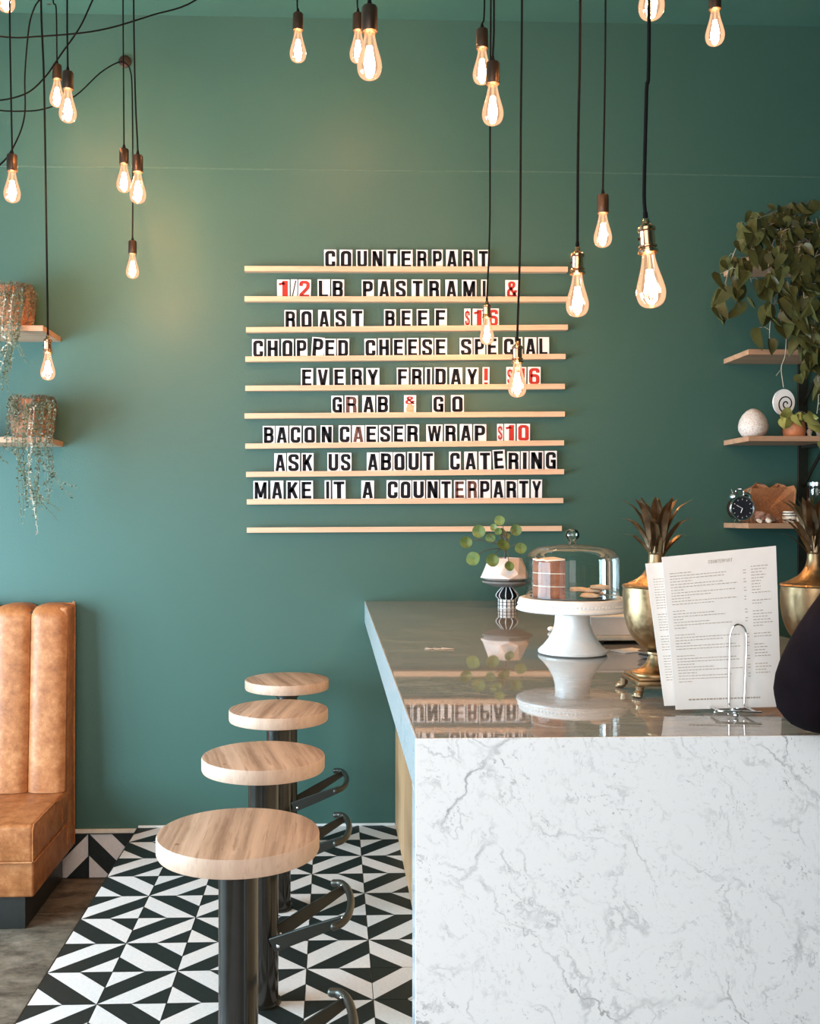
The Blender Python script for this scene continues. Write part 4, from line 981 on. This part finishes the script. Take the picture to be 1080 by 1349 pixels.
for yy_, nm in ((1.896, 'front_loop'), (1.958, 'back_loop')):
    k = [P(u, v, yy_) - hb for u, v in ((960, 936), (960, 915), (960.5, 880), (961, 850), (962, 835), (965.5, 826), (972, 822.5), (979, 826), (982.5, 835), (983, 850), (982, 880), (980.5, 915), (979.5, 937))]
    for q_ in k[:1] + k[-1:]: q_.z = .0135
    obj(nm, wl(k), M['chrome'], hold, True)
bz = .011
obj('base_wire', wl([(-.035, .02, bz), (-.03, .012, bz), (.03, .0, bz), (.045, -.002, bz)], .0025), M['chrome'], hold, True)
obj('base_wire', wl([(-.035, .085, bz), (.0, .08, bz), (.05, .07, bz)], .0025), M['chrome'], hold, True)
obj('cross_wire', wl([(-.03, .015, bz), (-.032, .05, bz), (-.03, .086, bz)], .0025), M['chrome'], hold, True)
obj('cross_wire', wl([(.035, .0, bz), (.037, .035, bz), (.035, .074, bz)], .0025), M['chrome'], hold, True)
for x, y in ((-.003, .002), (-.01, .083), (.03, .07)):
    bm = BM(); sphere(bm, (x, y, .0052), .005, (1, 1, 1), 10, 8); obj('ball_foot', bm, M['chrome'], hold, True)

# ------------------------------------------------------------------ small counter items
bp = F(782, 852, CT)
tr = empty('tan_tray', bp + Vector((.19, .17, 0)), 'low tan tray under the pale box behind the cake stand', 'tray')
bm = BM(); box(bm, -.19, .15, -.13, .13, .012, .026, .004); obj('board', bm, M['tray'], tr, True)
for sx in (-.16, .12): bm = BM(); box(bm, sx - .015, sx + .015, -.12, .12, .0005, .0118, .001); obj('foot', bm, M['kick'], tr)
bx = empty('pale_box', bp + Vector((.17, .17, .0265)), 'pale flat box on the tan tray behind the cake stand', 'box')
bm = BM(); prism(bm, [(-.16, -.11), (.12, -.11), (.12, .11), (-.16, .11)], lambda a, b, d: (a * (1 if d < .01 else 1.03), b * (1 if d < .01 else 1.03), d), .0005, .052); obj('carton', bm, M['box'], bx)
bm = BM(); box(bm, -.17, .13, -.118, .118, .0525, .058, .001); obj('lid', bm, M['white'], bx)
q = F(828, 858, CT)
np_ = obj('napkin', box(BM(), -.045, .045, -.03, .03, .0003, .004, .001), M['paper'], None, True, q); np_.rotation_euler = (0, 0, .5); tag(np_, 'folded white napkin beside the urn, behind the cake stand', 'napkin')
q = F(851, 872, CT)
for k, lab in enumerate(('lower small plate of the stack behind the left urn', 'upper small plate of the stack behind the left urn')):
    bm = BM(); lathe(bm, [(.03, 0), (.045, .004), (.052, .0085), (.051, .0095), (.043, .006), (.0, .003)], 32); o = obj('small_plate', bm, M['grey'], None, True, q + Vector((.05, .06, .0005 + k * .010))); tag(o, lab, 'plate', 'small plates on the counter')
q = F(578, 855.5, CT); bm = BM()
for a, b in (((-.040, .004), (-.012, -.006)), ((-.016, -.004), (.018, .004)), ((.008, .002), (.044, -.003))):
    d = (Vector(b) - Vector(a)); nn = Vector((-d.y, d.x)).normalized() * .008
    vv = [bm.verts.new((x, y, z)) for (x, y), z in (((a[0] + nn.x, a[1] + nn.y), .004), ((a[0] - nn.x, a[1] - nn.y), .0006), ((b[0] - nn.x, b[1] - nn.y), .003), ((b[0] + nn.x, b[1] + nn.y), .0012))]; bm.faces.new(vv)
bmesh.ops.solidify(bm, geom=bm.faces[:], thickness=.0006)
tag(obj('paper_scrap', bm, M['paper'], None, False, q), 'small crumpled white paper scrap on the bare end of the counter', 'paper')
q = F(726, 832, CT); bm = BM(); sphere(bm, (0, 0, .009), .010, (1.3, .9, .85), 14, 10); tube(bm, smoothpath([(.008, 0, .008), (.03, .004, .012), (.05, .008, .006)]), .003, 8)
tag(obj('ceramic_spoon', bm, M['ceramic'], None, True, q), 'little white ceramic spoon left of the cake stand foot', 'spoon')

# ------------------------------------------------------------------ objects on the right shelves
e = P(992, 574, WALL_Y - .15); bm = BM()
lathe(bm, [(.0, 0), (.030, .0005), (.050, .012), (.0625, .034), (.064, .054), (.058, .080), (.046, .103), (.030, .120), (.013, .1295), (0, .131)], 36, cap=False)
tag(obj('speckled_egg', bm, M['egg'], None, True, (e.x, e.y, z3 + .0003)), 'speckled cream egg shaped ornament standing on the third right shelf', 'ornament')
dq = P(1032, 574, WALL_Y - .06); dd = empty('spiral_disc', (dq.x, dq.y, z3), 'white round disc with black spiral leaning behind the terracotta pot', 'ornament')
dr_ = .052; dcz = P(1032, 530, WALL_Y - .06).z - z3
bm = BM(); prism(bm, [(dr_ * math.cos(a) * .95, dr_ * math.sin(a) * 1.15) for a in [2 * PI * i / 40 for i in range(40)]], lambda a, b, d: (a, d, b + dcz), -.006, .006); obj('disc', bm, M['ceramic'], dd)
bm = BM(); stroke(bm, [Vector(((.004 + .0032 * a) * math.cos(a) + .010, (.004 + .0036 * a) * math.sin(a) - .008)) for a in [i * .25 for i in range(44)]], .0058, lambda q: (q.x, -.0066, q.y + dcz), False); obj('spiral', bm, M['ink'], dd, smooth='keep')
bm = BM(); lathe(bm, [(.02, .0005), (.022, .006), (.006, .008), (.005, dcz - dr_ * 1.13)], 16); obj('stand', bm, M['iron'], dd, True)
tp = P(1046, 574, WALL_Y - .16); tpo = empty('terracotta_plant', (tp.x, tp.y, z3), 'terracotta pot with light green leaves on the third right shelf', 'plant')
bm = BM(); lathe(bm, [(.050, .0005), (.052, .008), (.046, .010), (.0, .010)], 32); obj('saucer', bm, M['terra'], tpo, True)
bm = BM(); lathe(bm, [(.045, .0105), (.049, .03), (.046, .060), (.038, .082), (.034, .084), (.032, .078)], 32); obj('pot', bm, M['terra'], tpo, True)
bm = BM(); lathe(bm, [(.031, .06), (.031, .077)], 16); obj('soil', bm, M['soil'], tpo)
ylm = leaf_meshes(M['young'], [(.062, .055, .3, .3), (.055, .05, .5, .2)]); stb = BM()
for dx, dz, ry, s in ((-.042, .105, .3, 1.25), (-.058, .085, .2, 1.2), (-.012, .100, -.1, 1.1), (.035, .105, -.6, 1.15), (.058, .075, -.3, 1.1), (.015, .11, .2, .9), (-.03, .115, 1.2, .9), (.045, .09, -1.4, .8)):
    add_leaf(rnd.choice(ylm), tpo, (dx, -.04 + rnd.uniform(-.012, .012), dz), (rnd.uniform(-.5, -.1), ry, rnd.uniform(-.4, .4)), s); tube(stb, smoothpath([(0, 0, .075), (dx * .5, -.02, .115), (dx, -.04, dz)], 3), .0014, 5)
tube(stb, smoothpath([(0, 0, .075), (.06, -.06, .07), (.075, -.125, .01), (.066, -.125, -.03)], 4), .0015, 5); add_leaf(ylm[0], tpo, (.066, -.125, -.028), (-.2, .2, .3), .95)
obj('stems', stb, M['dtwig'], tpo, True)
for k, (u, sz, lab) in enumerate(((1066, .016, 'tiny white ceramic figure right of the terracotta pot'), (1079, .02, 'small white ceramic figure at the picture edge, third right shelf'))):
    q = P(u, 573, WALL_Y - .17); bm = BM(); lathe(bm, [(sz * .7, .0005), (sz * .75, .004), (sz * .5, .012), (sz * .8, .028), (sz * .4, .040), (0, .045)], 14, cap=False); sphere(bm, (0, 0, .05), sz * .55, (1, 1, 1), 10, 8)
    tag(obj('ceramic_figure', bm, M['shell'], None, True, (q.x, q.y, z3)), lab, 'figurine', 'small figures on the third right shelf')
q = P(1015, 574, WALL_Y - .15); tag(obj('flat_pebble', box(BM(), -.02, .022, -.015, .015, .0003, .007, .002), M['shell'], None, True, (q.x, q.y, z3)), 'flat pale chip between the egg and the terracotta pot', 'pebble')
# alarm clock
ckp = P(975, 689, WALL_Y - .17); K = 1.0
clk = empty('alarm_clock', (ckp.x, ckp.y, z4), 'vintage twin bell alarm clock with black face on the lowest right shelf', 'clock', rz=0.05); clk.scale = (1.18, 1.18, 1.18)
def disc(r0, y0, y1, z, seg=32):
    bm = BM(); prism(bm, [(r0 * math.cos(2 * PI * i / seg), r0 * math.sin(2 * PI * i / seg)) for i in range(seg)], lambda a, b, d: (a, d, b + z), y0, y1); return bm
cz = .055; cr_ = .046
obj('case', disc(cr_ - .003, -.014, .022, cz), M['bronze'], clk, True)
bm = BM(); rg = [Vector(((cr_ - .001) * math.cos(2 * PI * i / 40), -.015, (cr_ - .001) * math.sin(2 * PI * i / 40) + cz)) for i in range(41)]; tube(bm, rg, .0042, 8, cap=False); obj('bezel', bm, M['chrome'], clk, True)
obj('face', disc(cr_ - .0045, -.0165, -.0143, cz), M['clockf'], clk)
bm = BM()
for k in range(12):
    a = k * PI / 6; c, s = math.cos(a), math.sin(a); r0, r1 = cr_ - .014, cr_ - .009
    bm.faces.new([bm.verts.new((x, -.0168, z + cz)) for x, z in ((c * r0 - s * .001, s * r0 + c * .001), (c * r1 - s * .001, s * r1 + c * .001), (c * r1 + s * .001, s * r1 - c * .001), (c * r0 + s * .001, s * r0 - c * .001))])
obj('hour_marks', bm, M['ceramic'], clk, smooth='keep')
for a, L_h, wd in ((math.radians(152), .026, .0016), (math.radians(248), .018, .002)):
    bm = BM(); tube(bm, [(0, -.0185, cz), (L_h * math.cos(a), -.0185, cz + L_h * math.sin(a))], wd * .7, 6); obj('hand', bm, M['ceramic'], clk)
for s in (-1, 1):
    bm = BM(); tube(bm, [(s * .018, -.002, cz - .040), (s * .027, -.004, .001)], .003, 8, r2=.0018); obj('foot', bm, M['chrome'], clk, True)
    bm = BM(); lathe(bm, [(.019, 0), (.0175, .008), (.011, .014), (0, .017)], 20, cap=False); bmesh.ops.rotate(bm, verts=bm.verts, cent=(0, 0, 0), matrix=Matrix.Rotation(s * .55, 3, 'Y')); bmesh.ops.translate(bm, verts=bm.verts, vec=(s * .024, 0, cz + .046)); tube(bm, [(s * .018, 0, cz + .040), (s * .036, 0, cz + .072)], .002, 6); obj('bell', bm, M['chrome'], clk, True)
bm = BM(); tube(bm, smoothpath([(-.016, .006, cz + .05), (-.012, .006, cz + .072), (.012, .006, cz + .072), (.016, .006, cz + .05)], 4), .002, 6); obj('handle', bm, M['chrome'], clk, True)
# felt crown
fc = P(1013, 689, WALL_Y - .07)
crown = empty('felt_crown', (fc.x, fc.y, z4), 'brown felt crown with scalloped top behind the clock', 'crown')
ol = [(-27, 0), (-30, 22), (-27, 44), (-22, 47), (-14, 52), (-6, 51), (2, 45), (8, 46), (15, 51), (22, 49), (25, 46), (31, 48), (33, 42), (32, 20), (28, 0)]
px = (WALL_Y - .07) / FPX
bm = BM(); prism(bm, [(a * px, b * px + .0005) for a, b in ol], lambda a, b, d: (a, d + (a * 3) ** 2 * .8, b), -.004, .004); obj('front_panel', bm, M['craft'], crown)
bm = BM(); prism(bm, [(a * px * .95, b * px * 1.04 + .0005) for a, b in ol], lambda a, b, d: (a, d + .048 - (a * 3) ** 2 * .8, b), -.004, .002); obj('back_panel', bm, M['craft'], crown)
bm = BM(); sphere(bm, (.012, -.006, 38 * px), .005, (1, .5, 1), 8, 6); sphere(bm, (-.012, -.004, 36 * px), .004, (1.4, .5, .7), 8, 6); obj('studs', bm, M['inkbrown'], crown, True)
# crystals, shell, glass
for k, (u, y_, r, mt, lab) in enumerate(((1002, .20, .022, 'rock', 'dark reddish mineral lump just right of the clock'), (1013, .215, .020, 'rock', 'mottled mineral lump in the middle of the lowest right shelf'), (1020, .19, .016, 'rock', 'small pinkish mineral before the felt crown'), (1000, .235, .010, 'shell', 'tiny cream shell at the shelf edge beside the clock'), (1012, .245, .012, 'shell', 'cream shell at the front edge before the felt crown'), (1052, .20, .018, 'shell', 'white shell right of the striped glass votive'))):
    q = P(u, 689, WALL_Y - y_); bm = BM(); bmesh.ops.create_icosphere(bm, subdivisions=2, radius=r, matrix=Matrix.Diagonal((1.3, 1, 1.0, 1))); jitter(bm, r * .75, k * 5, 45)
    zmin = min(v.co.z for v in bm.verts); bmesh.ops.translate(bm, verts=bm.verts, vec=(0, 0, -zmin))
    o = obj('mineral' if mt == 'rock' else 'seashell', bm, M[mt], None, False, (q.x, q.y, z4 + .0002)); tag(o, lab, 'mineral' if mt == 'rock' else 'shell', 'curios on the lowest right shelf')
q = P(1040, 689, WALL_Y - .19); vt = empty('glass_votive', (q.x, q.y, z4), 'small glass votive with white and dark bands on the lowest right shelf', 'candle holder')
bm = BM(); lathe(bm, [(.026, .0005), (.030, .006), (.032, .03), (.028, .052)], 24); obj('cup', bm, M['shell'], vt, True)
for z in (.012, .03, .042): bm = BM(); lathe(bm, [(.0315, z), (.034, z + .002), (.0315, z + .004)], 24, cap=False); obj('band', bm, M['ink'], vt, True)
q = P(1076, 689, WALL_Y - .16); gp = empty('glass_pedestal', (q.x, q.y, z4), 'dark topped glass pedestal at the right edge of the lowest shelf', 'pedestal')
tz = P(1076, 664, WALL_Y - .16).z - z4
bm = BM(); lathe(bm, [(.028, .0005), (.028, .004), (.006, .01), (.008, .02), (.012, .026), (.006, .034), (.005, tz - .02)], 20); obj('stem', bm, M['glass'], gp, True)
bm = BM(); lathe(bm, [(.006, tz - .0195), (.05, tz - .012), (.054, tz), (.0, tz + .0002)], 28); obj('dark_top', bm, M['iron'], gp, True)
jr = empty('glass_jar', (q.x, q.y, z4 + tz + .0005), 'ribbed glass jar with lid standing on the dark topped pedestal', 'jar')
bm = BM(); lathe(bm, [(.042, .0005), (.046, .006), (.046, .068), (.038, .078)], 28, cap=False); obj('jar_body', bm, M['glass'], jr, True)
bm = BM(); lathe(bm, [(.038, .0785), (.041, .081), (.041, .096), (.036, .098)], 28); obj('lid', bm, M['chrome'], jr, True)

# ------------------------------------------------------------------ person leaning on the counter (mostly outside the frame)
def skin_obj(name, joints, edges, mat, parent, sub=2):
    me = bpy.data.meshes.new(name); me.from_pydata([j[:3] for j in joints], edges, []); o = bpy.data.objects.new(name, me); COL.objects.link(o)
    md = o.modifiers.new('s', 'SKIN'); md.use_smooth_shade = True
    sv_ = me.skin_vertices[0].data if me.skin_vertices else None
    if sv_ is None: bpy.context.view_layer.update()
    for i, j in enumerate(joints):
        r = j[3]; me.skin_vertices[0].data[i].radius = (r, j[4] if len(j) > 4 else r)
    me.skin_vertices[0].data[0].use_root = True
    sb = o.modifiers.new('u', 'SUBSURF'); sb.levels = sub; sb.render_levels = sub
    dg = bpy.context.evaluated_depsgraph_get(); ev = bpy.data.meshes.new_from_object(o.evaluated_get(dg)); bpy.data.objects.remove(o)
    ev.materials.clear(); ev.materials.append(mat); ev.polygons.foreach_set('use_smooth', [True] * len(ev.polygons))
    n = bpy.data.objects.new(name, ev); COL.objects.link(n); n.parent = parent; return n
pe = empty('person', (1.20, 1.42, 0), 'person in black jacket leaning on the counter, only the dark sleeve in view', 'person')
off = Vector((1.20, 1.42, 0))
def J(p, r, r2=None): q = Vector(p) - off; return (q.x, q.y, q.z, r, r2 or r)
elb = P(1050, 938, 1.655); 
jac = [J((1.20, 1.40, .92), .155, .12), J((1.20, 1.40, 1.08), .145, .11), J((1.20, 1.41, 1.25), .16, .115), J((1.20, 1.42, 1.36), .13, .10), J((1.20, 1.43, 1.43), .06, .06),
       J(P(1262, 684, 1.50), .085), J(P(1136, 812, 1.60), .084), J(elb + Vector((.028, .0, .058)), .076), J(elb + Vector((.014, .002, .004)), .074), J(elb + Vector((.14, .03, .01)), .060), J(elb + Vector((.235, .05, -.0)), .040),
       J((1.37, 1.42, 1.36), .075), J((1.45, 1.40, 1.12), .055), J((1.42, 1.52, .98), .05), J((1.36, 1.62, 1.065), .042)]
for i in (8, 9, 10, 14):
    x = list(jac[i]); x[2] = max(x[2], CT + x[3] * .98 + .002) if i in (9, 10, 14) else x[2]; jac[i] = tuple(x)
skin_obj('jacket', jac, [(0, 1), (1, 2), (2, 3), (3, 4), (3, 5), (5, 6), (6, 7), (7, 8), (8, 9), (9, 10), (3, 11), (11, 12), (12, 13), (13, 14)], M['jacket'], pe)
skin_obj('trousers', [J((1.20, 1.40, .93), .15, .11), J((1.12, 1.40, .82), .095), J((1.115, 1.41, .48), .065), J((1.11, 1.38, .10), .05), J((1.285, 1.40, .82), .095), J((1.29, 1.43, .48), .065), J((1.30, 1.40, .10), .05)], [(0, 1), (1, 2), (2, 3), (0, 4), (4, 5), (5, 6)], M['denim'], pe)
for x in (1.11, 1.30):
    bm = BM(); sphere(bm, (x - 1.2, .04, .045), .05, (.95, 2.5, .88), 18, 12)
    for v in bm.verts: v.co.z = max(v.co.z, .002)
    obj('shoe', bm, M['ink'], pe, True)
body = [J((1.20, 1.425, 1.40), .055), J((1.20, 1.435, 1.50), .052), J((1.20, 1.45, 1.56), .075, .085), J((1.20, 1.455, 1.64), .078, .095), J((1.20, 1.45, 1.71), .06, .07)]
be = [(0, 1), (1, 2), (2, 3), (3, 4)]
def hand(wr, fw, sd):
    """wrist, forward direction, thumb side; returns joints and edges rooted at the wrist"""
    b0 = len(body); body.append(J(wr, .026)); body.append(J(wr + fw * .05, .034, .02)); body.append(J(wr + fw * .085, .036, .018)); be.extend([(b0, b0 + 1), (b0 + 1, b0 + 2)])
    for k, L_f in enumerate((.068, .078, .073, .058)):
        a = wr + fw * .09 + sd * (.03 - .02 * k); i = len(body); p = b0 + 2
        for q in (0, .5, 1): body.append(J(a + fw * L_f * q + Vector((0, 0, -.008 * q * q)), .0088 - .0015 * q)); be.append((p, len(body) - 1)); p = len(body) - 1
    p = b0 + 1
    for q in (.5, 1, 1.4): body.append(J(wr + fw * (.03 + .035 * q) + sd * (.025 + .022 * q), .010)); be.append((p, len(body) - 1)); p = len(body) - 1
    return b0
r1 = Vector((jac[10][0], jac[10][1], jac[10][2])) + off; r2v = Vector((jac[14][0], jac[14][1], jac[14][2])) + off
h1 = hand(r1 + Vector((.01, .002, -.012)), Vector((.97, .24, 0)).normalized(), Vector((-.24, .97, 0)).normalized())
h2 = hand(r2v + Vector((-.005, .012, -.012)), Vector((-.3, .95, 0)).normalized(), Vector((-.95, -.3, 0)).normalized())
# arms inside the sleeves keep the figure one continuous body
for hroot, chain in ((h1, (9, 8, 6, 5)), (h2, (13, 12, 11))):
    p = hroot
    for i in chain:
        x = jac[i]; body.append((x[0], x[1], x[2], .03, .03)); be.append((p, len(body) - 1)); p = len(body) - 1
    be.append((p, 0))
bd = skin_obj('body', body, be, M['skin'], pe)
bm = BM(); sphere(bm, (0, .028, 1.665), .092, (.95, 1.08, 1.12), 24, 16)
for v in bm.verts:
    if v.co.y > .09 and v.co.z < 1.70: v.co.y = .09
obj('hair', bm, M['hair'], pe, True)
bm = BM(); sphere(bm, (0, .125, 1.60), .011, (.8, 1.3, 1.5), 10, 8); obj('nose', bm, M['skin'], pe, True)
for s in (-1, 1):
    bm = BM(); sphere(bm, (s * .03, .112, 1.63), .011, (1, .6, .7), 10, 8); obj('eye', bm, M['ceramic'], pe, True)
    bm = BM(); sphere(bm, (s * .078, .035, 1.615), .02, (.4, .8, 1.4), 10, 8); obj('ear', bm, M['skin'], pe, True)
